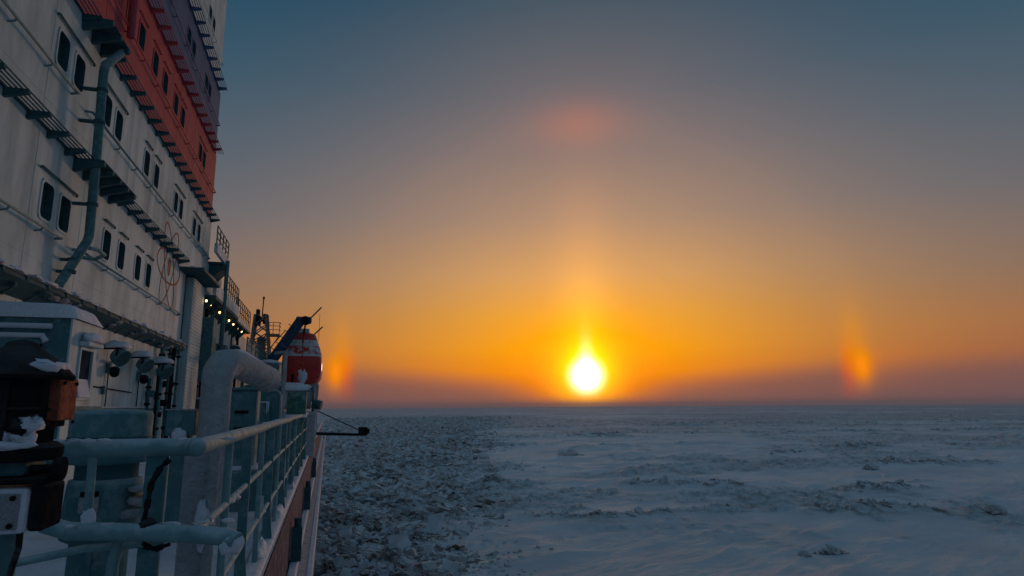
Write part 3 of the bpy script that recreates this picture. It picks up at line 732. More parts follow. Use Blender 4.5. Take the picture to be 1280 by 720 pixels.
for y, z, a_, h_ in ((34.9, .9, .6, 1.1), (37.2, 2.7, .9, .7), (38.9, .2, .7, 1.6), (42.4, 2.9, .8, .9), (32.2, -.9, .7, 1.3)):
    bx_ = build(MB().box(WX+.003, WX+.45, y, y+a_, z, z+h_), 'equipment_box', ('ledge_paint', 'teal_paint')[int(y) % 2], fh, bevel=.03)
    build(MB().blob((WX+.22, y+a_/2, z+h_), (.24, a_*.52, .10), 12, 6, .2, int(y), flat=-.01), 'snow_cap', 'snow', bx_)
ldm = [build(MB().bar((-5.62, 33.0+q, DZ), (-5.62, 33.0+q, 4.9), .05, .05), 'ladder_rail', 'ledge_paint', fh) for q in (0, .45)]
for k in range(20): build(MB().bar((-5.62, 33.0, DZ+.3*(k+1)), (-5.62, 33.45, DZ+.3*(k+1)), .03, .03), 'ladder_rung', 'ledge_paint', fh)
for k in range(9):
    y = 31.8+k*1.55; build(MB().prism([(WX, 4.3), (WX, 4.94), (-5.45, 4.94), (-5.45, 4.80)], 'y', y-.05, y+.05), 'knee', 'ledge_paint', fh)
# raised boat deck with a close-barred railing
bd = thing('boat_deck', (-4.6, 42, DZ), 'raised platform on the forward deck behind a close barred teal railing', 'platform')
build(MB().box(-5.95, -3.9, 33, 52, 2.2, 2.4), 'deck_slab', 'ledge_paint', bd)
for y in (33.5, 38, 43, 48, 51.5):
    build(MB().bar((-4.1, y, DZ), (-4.1, y, 2.2), .16, .16), 'pillar', 'teal_paint', bd)
rail_run('barred_railing', (-3.95, 33, 2.4), (-3.95, 52, 2.4), 1.0, 11, 'teal close barred railing in front of the blue davit', None, 'teal_paint', 3, .06, 60)

# ------------------------------------------------------------------ deckhouse box at the left with snow on its roof
dh = thing('deckhouse_locker', (-5.1, 12.75, DZ), 'box shaped deckhouse, its shaded side coloured teal, under a thick snow roof with a narrow window', 'deckhouse')
bx0, bx1, by0, by1, bz1 = WX+.01, -4.2, 12.14, 13.42, 1.50
mb = MB().box(bx0, bx1-.03, by0, by1, DZ, bz1)
build(mb, 'body', 'teal_paint', dh, bevel=.015)  # shade of the aft face put into a teal body colour
wy0, wy1, wz0, wz1 = 12.60, 13.17, .20, 1.02
mb = MB()
for a, b2, c2, d in ((by0, by1, DZ, wz0), (by0, by1, wz1, bz1), (by0, wy0, wz0, wz1), (wy1, by1, wz0, wz1)): mb.box(bx1-.03, bx1, a, b2, c2, d)
build(mb, 'side_panel', 'white_paint', dh, label='side panel coloured pale for the sunlight on it')  # same white house; lit side kept pale against the shade-coloured body
build(MB().box(bx1-.029, bx1-.012, wy0, wy1, wz0, wz1), 'window_pane', 'frosted_glass', dh)
mb = MB()
for a, b2, c2, d in ((wy0-.05, wy1+.05, wz1, wz1+.05), (wy0-.05, wy1+.05, wz0-.05, wz0), (wy0-.05, wy0, wz0, wz1), (wy1, wy1+.05, wz0, wz1)): mb.box(bx1+.001, bx1+.03, a, b2, c2, d)
build(mb, 'window_frame', 'white_paint', dh, bevel=.008)
build(MB().prism([(bx1-.01, wz0), (bx1+.06, wz0), (bx1-.01, wz0+.32)], 'y', wy0+.01, wy1-.01), 'window_snow', 'snow', dh)
vz = build(MB().box(bx1, bx1+.16, wy0-.1, wy1+.1, wz1+.06, wz1+.15), 'visor', 'white_paint', dh, bevel=.03)
build(MB().blob((bx1+.08, (wy0+wy1)/2, wz1+.15), (.13, .40, .17), 16, 8, .12, 5, flat=0), 'visor_snow', 'snow', vz)
build(MB().box(bx1, bx1+.10, by0-.02, by1+.3, -.02, .05), 'ledge_strip', 'teal_paint', dh, bevel=.01)
# soft snow roof
nx_, ny_ = 20, 14; vs = []; fs = []
for i in range(nx_+1):
    for j in range(ny_+1):
        u, v = i/nx_, j/ny_; e = (1-abs(2*u-1)**5)*(1-abs(2*v-1)**4)
        vs.append((bx0+(bx1+.05-bx0)*u, by0-.04+(by1+.10-by0)*v, bz1+.006+.32*e**.5*(.85+.3*vnoise(np.array(u*5), np.array(v*4), 3))))
for i in range(nx_):
    for j in range(ny_): a = i*(ny_+1)+j; fs.append((a, a+ny_+1, a+ny_+2, a+1))
fs.append(tuple([i*(ny_+1) for i in range(nx_+1)][::-1]+[j for j in range(1, ny_+1)]+[i*(ny_+1)+ny_ for i in range(1, nx_+1)]+[nx_*(ny_+1)+j for j in range(ny_-1, 0, -1)][::1]))
build(MB().add(vs, fs[:-1], True), 'roof_snow', 'snow', dh)
hp = build(MB().prism([(u-5.15, v+.30) for u, v in rrect(1.15, 1.7, .12)], 'y', by0-.06, by0-.002), 'hatch_door', 'teal_paint', dh, bevel=.02)
build(MB().tube([(-5.70, by0-.05, 1.20), (-4.60, by0-.05, 1.20), (-4.54, by0-.05, 1.10)], .05, 8), 'hatch_snow', 'snow', hp)
build(MB().tube([(-5.72, by0-.05, 1.36), (-4.48, by0-.05, 1.36)], .045, 8), 'gutter_snow', 'snow', dh)
for z in (.9, -.1): build(MB().bar((-4.60, by0-.09, z), (-4.60, by0-.09, z+.16), .05, .05), 'hinge', 'dark_iron', hp)

# ------------------------------------------------------------------ floodlights and fittings on the lower wall
def flood(y, z, label, s=1.0, seed=0):
    t_ = thing('floodlight', (WX+.3, y, z), label, 'floodlight', 'floodlights on the lower wall')
    build(MB().bar((WX, y, z+.22), (WX+.42*s, y, z+.22), .07, .05).bar((WX+.40*s, y-.28*s, z+.22), (WX+.40*s, y+.28*s, z+.22), .05, .05), 'mount', 'dark_iron', t_)
    d = Vector((.80, -.35, -.48)).normalized(); c0 = Vector((WX+.40*s, y, z))
    h_ = build(MB().tube([c0-d*.20*s, c0-d*.14*s, c0+d*.02*s, c0+d*.14*s], [.10*s, .19*s, .24*s, .25*s], 16), 'housing', 'teal_paint', t_)
    build(MB().tube([c0+d*.141*s, c0+d*.150*s], .215*s, 16), 'lens', 'glass_dark', h_)
    build(MB().bar((WX+.40*s, y-.27*s, z+.22), c0+Vector((0, -.27*s, 0)), .03, .05).bar((WX+.40*s, y+.27*s, z+.22), c0+Vector((0, .27*s, 0)), .03, .05), 'yoke', 'dark_iron', t_)
    build(MB().blob((WX+.30*s, y, z+.25*s), (.30*s, .42*s, .17*s), 14, 8, .18, seed, flat=-.02), 'snow_cap', 'snow', t_)
    return t_
flood(19.7, 1.42, 'floodlight under a snow heap on the orange lit wall, nearest to the box shaped deckhouse', 1.0, 1)
flood(22.2, 1.36, 'middle floodlight of the three with snow heaps on the lower wall', 1.0, 2)
flood(24.6, 1.30, 'farthest floodlight with a snow heap, close to the white vent trunk', 1.1, 3)
def bulkhead(y, z, label):
    t_ = thing('bulkhead_lamp', (WX+.15, y, z), label, 'lamp', 'small wall lamps below the floodlights')
    build(MB().box(WX, WX+.10, y-.13, y+.13, z-.02, z+.26), 'back_box', 'teal_paint', t_, bevel=.02)
    build(MB().lathe([(.05, -.18), (.12, -.12), (.13, .06), (.05, .12)], (WX+.20, y, z+.05), 12), 'cage', 'dark_iron', t_)
    build(MB().blob((WX+.16, y, z+.28), (.14, .17, .07), 10, 6, .1, 7, flat=-.02), 'snow_cap', 'snow', t_)
    build(MB().tube([(WX+.05, y, z-.02), (WX+.05, y+.02, z-.55), (WX+.05, y, z-1.2)], .016, 6), 'conduit', 'dark_iron', t_)
bulkhead(20.1, 1.00, 'small dark wall lamp hanging under the first floodlight'); bulkhead(23.1, .92, 'small dark wall lamp hanging under the middle floodlight')
mb = MB().tube([(WX+.03, 17.6, .62), (WX+.03, 22.5, .50)], .018, 6); cr_ = build(mb, 'cable_run', 'dark_iron', sup)
build(MB().box(WX+.002, WX+.09, 19.8, 20.0, .40, .62), 'junction_box', 'teal_paint', sup, bevel=.01)
build(MB().box(WX+.002, WX+.16, 17.4, 26.0, -.04, .03), 'ledge_strip', 'teal_paint', sup)
build(MB().box(WX+.002, WX+.14, 17.4, 25.9, .034, .06), 'ledge_snow', 'snow', sup)
for k, (y, z0, z1, r_) in enumerate(((23.9, -.7, 1.0, .06), (24.8, -1.2, 1.9, .045), (25.3, -1.2, 2.2, .07), (26.2, -1.2, 2.3, .05), (26.9, -1.2, 2.3, .09), (27.6, -.4, 2.3, .05))):
    pp = build(MB().tube([(WX+.16+.05*(k % 2), y, z0), (WX+.16+.05*(k % 2), y, z1)], r_, 10), 'upright_pipe', ('ledge_paint', 'dark_iron', 'teal_paint')[k % 3], sup)
    for z in (z0+.5, (z0+z1)/2, z1-.3): build(MB().lathe([(r_+.035, -.04), (r_+.035, .04)], (WX+.16+.05*(k % 2), y, z), 10), 'flange', 'dark_iron', pp)
for y, z in ((24.3, .5), (25.8, .2), (26.5, .9), (25.0, -.2), (27.2, -.1), (25.6, 1.3)):
    v_ = build(MB().box(WX+.02, WX+.28, y-.12, y+.12, z-.12, z+.12), 'valve_box', ('teal_paint', 'dark_iron')[int(y*2) % 2], sup, bevel=.02)
    build(MB().tube([(WX+.28, y, z), (WX+.36, y, z)], .10, 12), 'handwheel', 'dark_iron', v_)

# ------------------------------------------------------------------ things on the deck
def snow_on(c, r, parent, seed=0, flat=-.01): return build(MB().blob(c, r, 16, 8, .14, seed, flat=flat), 'snow_cap', 'snow', parent)
mv = thing('mushroom_vent', (-1.03, 3.62, DZ), 'teal mushroom ventilator with a wide drum head just behind the front rail', 'ventilator')
mc = (-1.03, 3.62, 0)
build(MB().lathe([(.125, DZ), (.125, -.60)], mc, 28), 'stem', 'teal_paint', mv)
build(MB().lathe([(.128, -.62), (.165, -.60), (.172, -.56), (.168, -.50), (.158, -.36), (.155, -.335), (.135, -.33)], mc, 32), 'collar', 'teal_paint', mv)
build(MB().lathe([(.135, -.33), (.135, -.255), (.170, -.25)], mc, 28), 'neck', 'ledge_paint', mv)
hd = build(MB().lathe([(.150, -.262), (.176, -.258), (.178, -.24), (.178, -.03), (.170, -.012), (.10, -.004), (.02, 0)], mc, 36), 'drum_head', 'teal_paint', mv)
build(MB().lathe([(.181, -.145), (.181, -.132)], mc, 36), 'band', 'ledge_paint', hd)
build(MB().box(-1.08, -1.00, 3.435, 3.45, -.47, -.40), 'label_plate', 'frosted_steel', mv, bevel=.004)
build(MB().box(-1.075, -1.005, 3.43, 3.449, -.395, -.375), 'slot', 'dark_iron', mv)
build(MB().tube([(-.94, 3.52, -.50), (-.80, 3.48, -.47)], .022, 8).tube([(-.80, 3.46, -.52), (-.80, 3.49, -.40)], .03, 8).lathe([(.075, -.445), (.085, -.43), (.075, -.415)], (-.82, 3.52, 0), 14).lathe([(.08, -.385), (.085, -.37), (.04, -.36)], (-.82, 3.52, 0), 14), 'hatch_clamp', 'frosted_steel', mv)
build(MB().bar((-1.03, 3.486, -.64), (-1.03, 3.486, DZ), .012, .02), 'seam', 'teal_paint', mv)

sv = thing('square_vent', (-1.36, 7.0, DZ), 'small teal ventilator post with a flat square head, left of the frosted gooseneck', 'ventilator')
build(MB().box(-1.45, -1.29, 6.92, 7.08, DZ, -.26), 'stem', 'teal_paint', sv, bevel=.01)
build(MB().box(-1.50, -1.24, 6.86, 7.12, -.26, -.02), 'head', 'teal_paint', sv, bevel=.012)
build(MB().blob((-1.37, 6.86, -.25), (.07, .05, .06), 10, 8, .2, 3), 'frost_lump', 'snow', sv)
build(MB().box(-1.51, -1.23, 6.85, 7.13, -.018, -.004), 'rim', 'frosted_steel', sv)

gn = thing('gooseneck_vent', (-1.08, 6.9, DZ), 'thick frost covered gooseneck pipe bending forward beside the rail', 'ventilator')
build(MB().tube([(-1.08, 6.9, DZ), (-1.08, 6.9, -.3), (-1.08, 6.9, .24), (-1.075, 6.92, .36), (-1.05, 7.0, .44), (-.99, 7.16, .46), (-.92, 7.4, .44), (-.70, 8.15, .33)],
                [.150, .142, .142, .150, .154, .148, .142, .150], 24), 'pipe', 'frosted_steel', gn)
build(MB().tube([(-.70, 8.15, .33), (-.692, 8.17, .326)], [.13, .125], 24), 'mouth', 'dark_iron', gn)
build(MB().tube([(-.98, 7.2, .575), (-.92, 7.4, .555), (-.72, 8.08, .455)], [.04, .065, .04], 8), 'snow_cap', 'snow', gn)
build(MB().lathe([(.21, DZ), (.21, DZ+.05), (.17, DZ+.10)], (-1.08, 6.9, 0), 24), 'flange', 'frosted_steel', gn)

bv = thing('box_vent', (-1.02, 8.6, DZ), 'teal square vent trunk with a snowy skirt under the gooseneck mouth', 'ventilator')
build(MB().box(-1.20, -.85, 8.5, 8.85, DZ+.5, .21), 'trunk', 'teal_paint', bv, bevel=.012)
build(MB().box(-1.28, -.78, 8.42, 8.93, DZ, DZ+.5), 'base', 'teal_paint', bv, bevel=.015)
build(MB().box(-1.26, -.80, 8.44, 8.91, DZ+.505, DZ+.56), 'skirt_snow', 'snow', bv, bevel=.02)
build(MB().box(-1.22, -.83, 8.48, 8.87, .212, .25), 'lid', 'teal_paint', bv, bevel=.01)
build(MB().bar((-1.10, 8.49, -.05), (-.95, 8.49, -.05), .03, .04).bar((-1.10, 8.49, -.25), (-.95, 8.49, -.25), .03, .04), 'catch', 'dark_iron', bv)
build(MB().bar((-.852, 8.495, DZ+.55), (-.852, 8.495, .20), .018, .018), 'edge_trim', 'frosted_steel', bv)

cb = thing('rounded_cabinet', (-.86, 10.1, DZ), 'teal deck cabinet with rounded frosted edges and icicles, beside the tall white pole', 'cabinet')
build(MB().prism([(u-.86, v-.50) for u, v in rrect(.36, 1.5, .09)], 'y', 10.0, 10.35), 'body', 'teal_paint', cb, bevel=.02)
build(MB().tube([(u-.86, 9.995, v-.50) for u, v in rrect(.36, 1.5, .09)+rrect(.36, 1.5, .09)[:1]], .018, 6), 'frost_rim', 'frosted_steel', cb)
build(MB().box(-1.0, -.82, 9.93, 9.999, -.35, .08), 'door', 'teal_paint', cb, bevel=.02)
build(MB().tube([(-.99, 9.92, .08), (-.83, 9.92, .08)], .012, 6).tube([(-.86, 9.92, .08), (-.86, 9.92, -.10)], [.012, .004], 6).tube([(-.84, 9.92, .08), (-.84, 9.92, -.06)], [.012, .004], 6).tube([(-.99, 9.92, .08), (-.99, 9.92, -.2)], .01, 6), 'icicles', 'snow', cb)

wp = thing('deck_pole', (-.75, 11.5, DZ), 'thin frosted white pole standing between the cabinet and the green drum', 'pole')
build(MB().tube([(-.75, 11.5, DZ), (-.75, 11.5, .95)], .035, 10), 'shaft', 'frosted_steel', wp)
build(MB().bar((-.75, 11.5, .95), (-.95, 11.9, .95), .04, .04), 'arm', 'frosted_steel', wp)
gd = thing('mooring_drum', (-.60, 13.2, DZ), 'green drum of a deck winch with snow along its lower rim', 'drum')
build(MB().lathe([(.12, DZ), (.13, -.35), (.17, -.22), (.185, -.15), (.185, .27), (.175, .30)], (-.60, 13.2, 0), 24), 'barrel', 'drum_green', gd)
build(MB().lathe([(.195, -.19), (.205, -.16), (.195, -.13)], (-.60, 13.2, 0), 24), 'rim', 'snow', gd)
wn = thing('deck_winch', (-.72, 17.5, DZ), 'snow covered winch below the lifeboat at the end of the rail', 'winch')
build(MB().tube([(-1.25, 17.5, .22), (-.45, 17.5, .22)], .26, 18), 'barrel', 'frosted_steel', wn)
for x in (-1.28, -.42): build(MB().tube([(x, 17.5, .22), (x+.06, 17.5, .22)], .36, 18), 'cheek', 'ledge_paint', wn)
build(MB().box(-1.3, -.3, 17.2, 17.8, DZ, -.1), 'bed', 'frosted_steel', wn, bevel=.03)
build(MB().tube([(-.40, 17.45, .1), (-.18, 17.4, .05)], .12, 12), 'gearbox', 'ledge_paint', wn)
snow_on((-.85, 17.5, .44), (.45, .35, .20), wn, 4)
bb = thing('bollard', (-.52, 15.6, DZ), 'short frosted bollard beside the end of the ship rail', 'bollard')
build(MB().lathe([(.12, DZ), (.12, -.25), (.17, -.20), (.17, -.10), (.05, -.06)], (-.72, 15.6, 0), 16), 'post', 'frosted_steel', bb)
# pale upright plate and pole behind the corner of the rail
pl = thing('gate_plate', (-.79, 4.55, DZ), 'pale rusty upright plate just behind the corner of the front rail', 'plate')
build(MB().box(-.86, -.71, 4.5, 4.53, DZ, -.24), 'plate', 'frosted_steel', pl, bevel=.006)
build(MB().tube([(-.685, 4.5, DZ), (-.685, 4.5, -.22)], .035, 10), 'post', 'frosted_steel', pl)
build(MB().blob((-.72, 4.48, -.72), (.05, .04, .14), 10, 8, .2, 3), 'frost_lump', 'snow', pl)

# ------------------------------------------------------------------ ship-side rail and the front rail
sr = thing('ship_side_rail', (-.5, 9, DZ), 'long frosted deck rail running forward along the ship side to the winch', 'railing')
TOP = -.155
build(MB().tube([(-.5, 2.86, TOP)]+[(-.5+.006*math.sin(k*1.7), 2.86+k*1.2, TOP+.004*math.sin(k*2.3)) for k in range(1, 12)]+[(-.5, 17.2, TOP)], .034, 14), 'top_rail', 'rail_paint', sr)
for z in (-.50, -.87):
    build(MB().tube([(-.5, 3.0, z), (-.5, 17.2, z)], .018, 8), 'mid_rail', 'rail_paint', sr)
yy = 4.62
k = 0
while yy < 17.3:
    p_ = build(MB().box(-.535, -.475, yy-.012, yy+.012, DZ, TOP-.02), 'stanchion', 'teal_paint', sr, bevel=.004)
    build(MB().prism([(-.475, DZ), (-.44, DZ), (-.475, DZ+.32)], 'y', yy-.008, yy+.008), 'foot_gusset', 'teal_paint', p_)
    build(MB().prism([(yy, TOP-.015), (yy+.11, TOP-.03), (yy, TOP-.22)], 'x', -.506, -.494), 'head_gusset', 'rail_paint', p_)
    yy += 1.86; k += 1
for j, yy in enumerate((3.75, 5.55, 7.4, 9.3, 11.1)):
    build(MB().tube([(-.5, yy, DZ), (-.5, yy, TOP)], .02, 8), 'thin_stanchion', 'rail_paint', sr)
for j, yy in enumerate((5.9, 7.9, 10.4)):
    snow_on((-.50, yy, DZ+.06), (.06, .35, .10), sr, j)

fr = thing('front_rail', (-1.0, 2.92, DZ), 'thick teal rail crossing in front of the mushroom ventilator', 'railing')
build(MB().tube([(-.5, 2.85, TOP), (-.53, 2.90, TOP), (-.62, 2.93, TOP), (-1.1, 2.97, TOP), (-1.75, 3.0, TOP)], .036, 14), 'top_rail', 'rail_paint', fr)
build(MB().blob((-.5, 2.86, TOP), (.037, .045, .037), 12, 8, .03, 2), 'corner_joint', 'rail_paint', fr)
build(MB().tube([(-.31, 2.72, -.50), (-.36, 2.75, -.485), (-.5, 2.80, -.475), (-.77, 2.90, -.47), (-.95, 2.95, -.465), (-1.03, 2.96, -.44), (-1.10, 2.96, -.36), (-1.115, 2.96, -.28)], .033, 14), 'lower_rail', 'rail_paint', fr)
build(MB().tube([(-.80, 2.98, -.49), (-1.0, 3.10, -.50), (-1.14, 3.30, -.48), (-1.22, 3.45, -.42)], .026, 10), 'branch_rail', 'rail_paint', fr)
build(MB().tube([(-.60, 2.92, -.52), (-.9, 2.98, -.54), (-1.25, 3.0, -.60)], .016, 8), 'thin_rail', 'rail_paint', fr)
build(MB().tube([(-.895, 2.95, TOP-.03), (-.89, 2.95, -.45)], .016, 10), 'baluster', 'rail_paint', fr)
build(MB().box(-.70, -.62, 2.93, 2.96, DZ, TOP-.03), 'post', 'teal_paint', fr, bevel=.006)
build(MB().tube([(-.77, 2.95, -.50), (-.785, 2.95, -.60), (-.79, 2.95, DZ)], .022, 10), 'lower_post', 'rail_paint', fr)
build(MB().blob((-.885, 2.945, -.43), (.026, .026, .05), 10, 8, .2, 6), 'frost_lump', 'snow', fr)
build(MB().blob((-.33, 2.73, -.51), (.042, .036, .036), 10, 8, .25, 8), 'frost_lump', 'snow', fr)
rm = random.Random(11)
lm = MB()
for k in range(40):
    y = rm.uniform(3.0, 16); z = rm.choice((TOP, -.50, -.87)); q = rm.uniform(.010, .022)
    lm.blob((-.5+rm.uniform(-.01, .01), y, z+(.022 if z == TOP else -.004)), (q*1.2, q*rm.uniform(2, 5), q*.8), 8, 6, .35, k)
build(lm, 'rime', 'snow', sr, kind='stuff')
lm = MB()
for k in range(22):
    x = rm.uniform(-1.6, -.36); lo_ = rm.random() < .6
    if lo_ and x < -1.0: continue
    q = rm.uniform(.006, .014); yb = 2.92 if x < -.6 else 2.85
    lm.blob((x, yb+rm.uniform(-.03, .0), (-.47+.030 if lo_ else TOP+.034)), (q*rm.uniform(1.5, 4), q, q*.7), 8, 6, .35, k)
build(lm, 'rime', 'snow', fr, kind='stuff')
ch_ = thing('hanging_chain', (-.66, 2.88, -.6), 'dark chain wound down the post below the corner of the front rail', 'chain')
cm = MB()
pts = [(-.60, 2.87, -.20), (-.63, 2.87, -.23), (-.66, 2.88, -.29), (-.665, 2.88, -.35), (-.672, 2.88, -.42), (-.665, 2.87, -.46), (-.66, 2.86, -.52), (-.62, 2.86, -.535), (-.57, 2.86, -.52)]
for a, b2 in zip(pts[:-1], pts[1:]):
    for q in (0, .5):
        P_, Q_ = Vector(a).lerp(Vector(b2), q), Vector(a).lerp(Vector(b2), q+.5)
        cm.bar(P_, Q_, .022 if q else .012, .012 if q else .022)
build(cm, 'links', 'dark_iron', ch_)
build(MB().blob((-.655, 2.86, -.455), (.035, .03, .035), 8, 6, .2, 2), 'shackle', 'dark_iron', ch_)

# ------------------------------------------------------------------ signal lantern in the left foreground
LX, LY = -.602, 1.5
ln = thing('signal_lantern', (LX, LY, -.22), 'iced black signal lantern with a conical lid and a pane coloured like reflected sunset, nearest to the viewer', 'lantern')
lc = (LX, LY, 0)
build(MB().lathe([(.070, .060), (.094, .058), (.096, .066), (.082, .082), (.058, .104), (.036, .120), (.030, .126), (.026, .133), (.010, .139)], lc, 18, False), 'lid', 'dark_iron', ln)
build(MB().blob((LX+.052, LY-.02, .083), (.038, .05, .016), 12, 6, .2, 4), 'lid_snow', 'snow', ln)
build(MB().lathe([(.070, -.062), (.074, -.04), (.074, .055), (.066, .064)], lc, 10, False), 'body', 'dark_iron', ln)
build(MB().box(LX+.066, LX+.088, LY-.035, LY+.055, -.022, .062), 'sunset_tint_pane', 'sunset_tint_glass', ln, bevel=.003)  # orange here is the low sun's reflection given as colour
build(MB().box(LX+.058, LX+.070, LY-.05, LY+.062, -.035, .068), 'pane_frame', 'dark_iron', ln, bevel=.003)
build(MB().blob((LX-.03, LY-.065, .035), (.03, .014, .03), 10, 8, .2, 9), 'lens', 'glass_dark', ln)
for k, (x, z, r_) in enumerate(((-.03, -.02, .028), (.03, -.035, .022), (.052, -.03, .02), (-.005, .0, .018), (.0, -.055, .035), (-.05, -.05, .03), (.045, -.055, .02))):
    build(MB().blob((LX+x, LY-.058, z), (r_, .022, r_*.8), 10, 8, .4, k), 'ice_crust', ('snow', 'dark_iron')[k % 2], ln)
build(MB().lathe([(.088, -.098), (.092, -.09), (.092, -.074), (.078, -.064)], lc, 12, False), 'base_rim', 'dark_iron', ln)
build(MB().blob((LX, LY-.07, -.067), (.07, .03, .010), 14, 6, .15, 5), 'rim_snow', 'snow', ln)
build(MB().box(LX-.05, LX+.05, LY-.05, LY+.05, -.125, -.098), 'stem', 'ledge_paint', ln, bevel=.006)
build(MB().box(LX-.07, LX+.085, LY-.055, LY+.05, -.140, -.128), 'shelf', 'dark_iron', ln, bevel=.003)
build(MB().box(LX+.062, LX+.090, LY-.042, LY+.045, -.228, -.142), 'junction_box', 'dark_iron', ln, bevel=.006)
build(MB().tube([(LX+.09, LY-.02, -.115), (LX+.105, LY-.02, -.115)], .023, 14).tube([(LX+.05, LY-.02, -.115), (LX+.09, LY-.02, -.115)], .009, 8), 'knob', 'dark_iron', ln)
build(MB().box(LX-.06, LX+.061, LY-.050, LY+.045, -.230, -.146), 'frosted_box', 'snow', ln, bevel=.008)
build(MB().box(LX-.05, LX+.05, LY-.054, LY-.0502, -.222, -.156), 'box_lid', 'frosted_steel', ln, bevel=.002)
for x_, z_ in ((-.04, -.214), (.04, -.214), (-.04, -.164), (.04, -.164)): build(MB().tube([(LX+x_, LY-.060, z_), (LX+x_, LY-.0541, z_)], .005, 6), 'bolt', 'dark_iron', ln)
build(MB().tube([(LX+.0, LY+.03, -.42), (LX+.0, LY+.03, -.231)], .026, 12), 'post', 'teal_paint', ln)
for a_ in range(8):
    ca, sa = math.cos(a_*.785+.2), math.sin(a_*.785+.2)
    if ca > .75: continue
    build(MB().tube([(LX+.082*ca, LY+.082*sa, -.070), (LX+.082*ca, LY+.082*sa, .058)], .0045, 6), 'guard_bar', 'dark_iron', ln)
build(MB().lathe([(.079, -.004), (.086, .0), (.079, .004)], (LX, LY, 0), 20), 'guard_ring', 'dark_iron', ln)
build(MB().blob((LX-.045, LY-.062, -.018), (.034, .02, .026), 12, 8, .1, 12), 'lens_cover', 'teal_paint', ln)
for z_ in (.052, -.026): build(MB().tube([(LX+.0885, LY-.022, z_), (LX+.092, LY-.022, z_)], .004, 6).tube([(LX+.0885, LY+.042, z_), (LX+.092, LY+.042, z_)], .004, 6), 'bolt', 'dark_iron', ln)
build(MB().tube([(LX+.045, LY-.02, -.228), (LX+.046, LY-.02, -.26), (LX+.040, LY-.025, -.30), (LX+.026, LY-.03, -.36), (LX+.020, LY-.03, -.48)], .006, 8), 'cable', 'cable_rubber', ln)
build(MB().box(LX-.04, LX+.03, LY-.01, LY+.06, DZ+.0, -.40), 'pedestal', 'teal_paint', ln, bevel=.006)

# ------------------------------------------------------------------ lifeboat, davit, mast, boom
lb = thing('lifeboat', (-1.85, 48, 1.5), 'red and white enclosed lifeboat hanging at the ship side below the blue davit', 'lifeboat')
BZ = [1.55, 1.72, 2.0, 2.4, 2.9, 3.4, 3.55, 3.9, 4.1, 4.5, 4.8, 4.95, 5.0]
BW = [.55, .84, 1.02, 1.10, 1.11, 1.06, 1.03, .95, .90, .79, .70, .61, .42]
def boat_band(zlo, zhi, name, m_):
    mb = MB()
    ii_ = [k for k, z in enumerate(BZ) if zlo-.01 <= z <= zhi+.01]
    secs = [(44.34, .02), (44.36, .35), (44.40, .62), (44.52, .82), (44.75, .94), (45.3, 1.0), (47, 1.02), (49, 1.0), (50.6, .9), (51.6, .66), (52.2, .2)]
    for sg in (-1, 1):
        vs = []; fs = []
        for k in ii_:
            for y, q in secs:
                zc = 3.0; vs.append((-1.85+sg*1.2*BW[k]*q, y+.35*abs(BZ[k]-2.9)/2*(y < 45.2), BZ[k]))
        n_ = len(secs)
        for a in range(len(ii_)-1):
            for b2 in range(n_-1): fs.append((a*n_+b2, a*n_+b2+1, (a+1)*n_+b2+1, (a+1)*n_+b2))
        mb.add(vs, fs, True)
    if zhi >= 5.0:
        for (ya, qa), (yb, qb) in zip(secs[:-1], secs[1:]):
            sh = lambda y: y+.35*2.1/2*(y < 45.2)
            mb.add([(-1.85-1.2*.42*qa, sh(ya), 5.0), (-1.85+1.2*.42*qa, sh(ya), 5.0), (-1.85+1.2*.42*qb, sh(yb), 5.0), (-1.85-1.2*.42*qb, sh(yb), 5.0)], [(0, 1, 2, 3)])
    return build(mb, name, m_, lb)
boat_band(1.55, 3.4, 'hull', 'boat_red'); boat_band(3.4, 3.55, 'gunwale', 'boat_white'); boat_band(3.55, 4.1, 'canopy', 'boat_frosted')
boat_band(4.1, 4.5, 'canopy_band', 'boat_white'); boat_band(4.5, 5.0, 'canopy_top', 'boat_red')
for x, z in ((-2.25, 4.15), (-1.85, 4.15), (-1.45, 4.15)):
    build(MB().box(x-.09, x+.09, 44.62, 44.85, z, z+.26), 'hatch', 'glass_dark', lb, bevel=.04)
build(MB().bar((-1.85, 44.56, 1.7), (-1.85, 44.56, 2.3), .10, .16), 'rudder_post', 'dark_iron', lb)
build(MB().tube([(-1.85, 44.55, 4.3), (-1.85, 44.9, 5.1)], .05, 8).tube([(-1.85, 51.0, 4.2), (-1.85, 50.6, 5.1)], .05, 8), 'lifting_hook', 'dark_iron', lb)
build(MB().box(-2.2, -1.5, 45.2, 46.4, 5.0, 5.35), 'conning_cupola', 'boat_white', lb, bevel=.06)
build(MB().blob((-2.0, 45.8, 4.75), (.55, 1.0, .24), 14, 8, .15, 2), 'snow_patch', 'snow', lb)
build(MB().blob((-1.75, 44.48, 2.1), (.28, .09, .62), 12, 8, .45, 6).blob((-2.2, 44.7, 3.75), (.30, .10, .13), 10, 6, .4, 8).blob((-1.35, 44.7, 3.85), (.22, .10, .17), 10, 6, .4, 9), 'snow_patch', 'snow', lb)
cr_ = thing('boat_cradle', (-1.9, 46, DZ), 'snowy steel cradle under the lifeboat', 'cradle')
for y in (45.6, 50.0):
    build(MB().prism([(-3.0, .4), (-.8, .4), (-.75, 1.7), (-1.2, 1.62), (-2.5, 1.62), (-2.95, 1.9)], 'y', y-.15, y+.15), 'saddle', 'frosted_steel', cr_)
    for x in (-2.8, -1.0): build(MB().bar((x, y, DZ), (x, y, .4), .2, .2), 'leg', 'frosted_steel', cr_)
dv = thing('boat_davit', (-3.9, 44.6, DZ), 'blue davit arm leaning over the red lifeboat', 'davit')
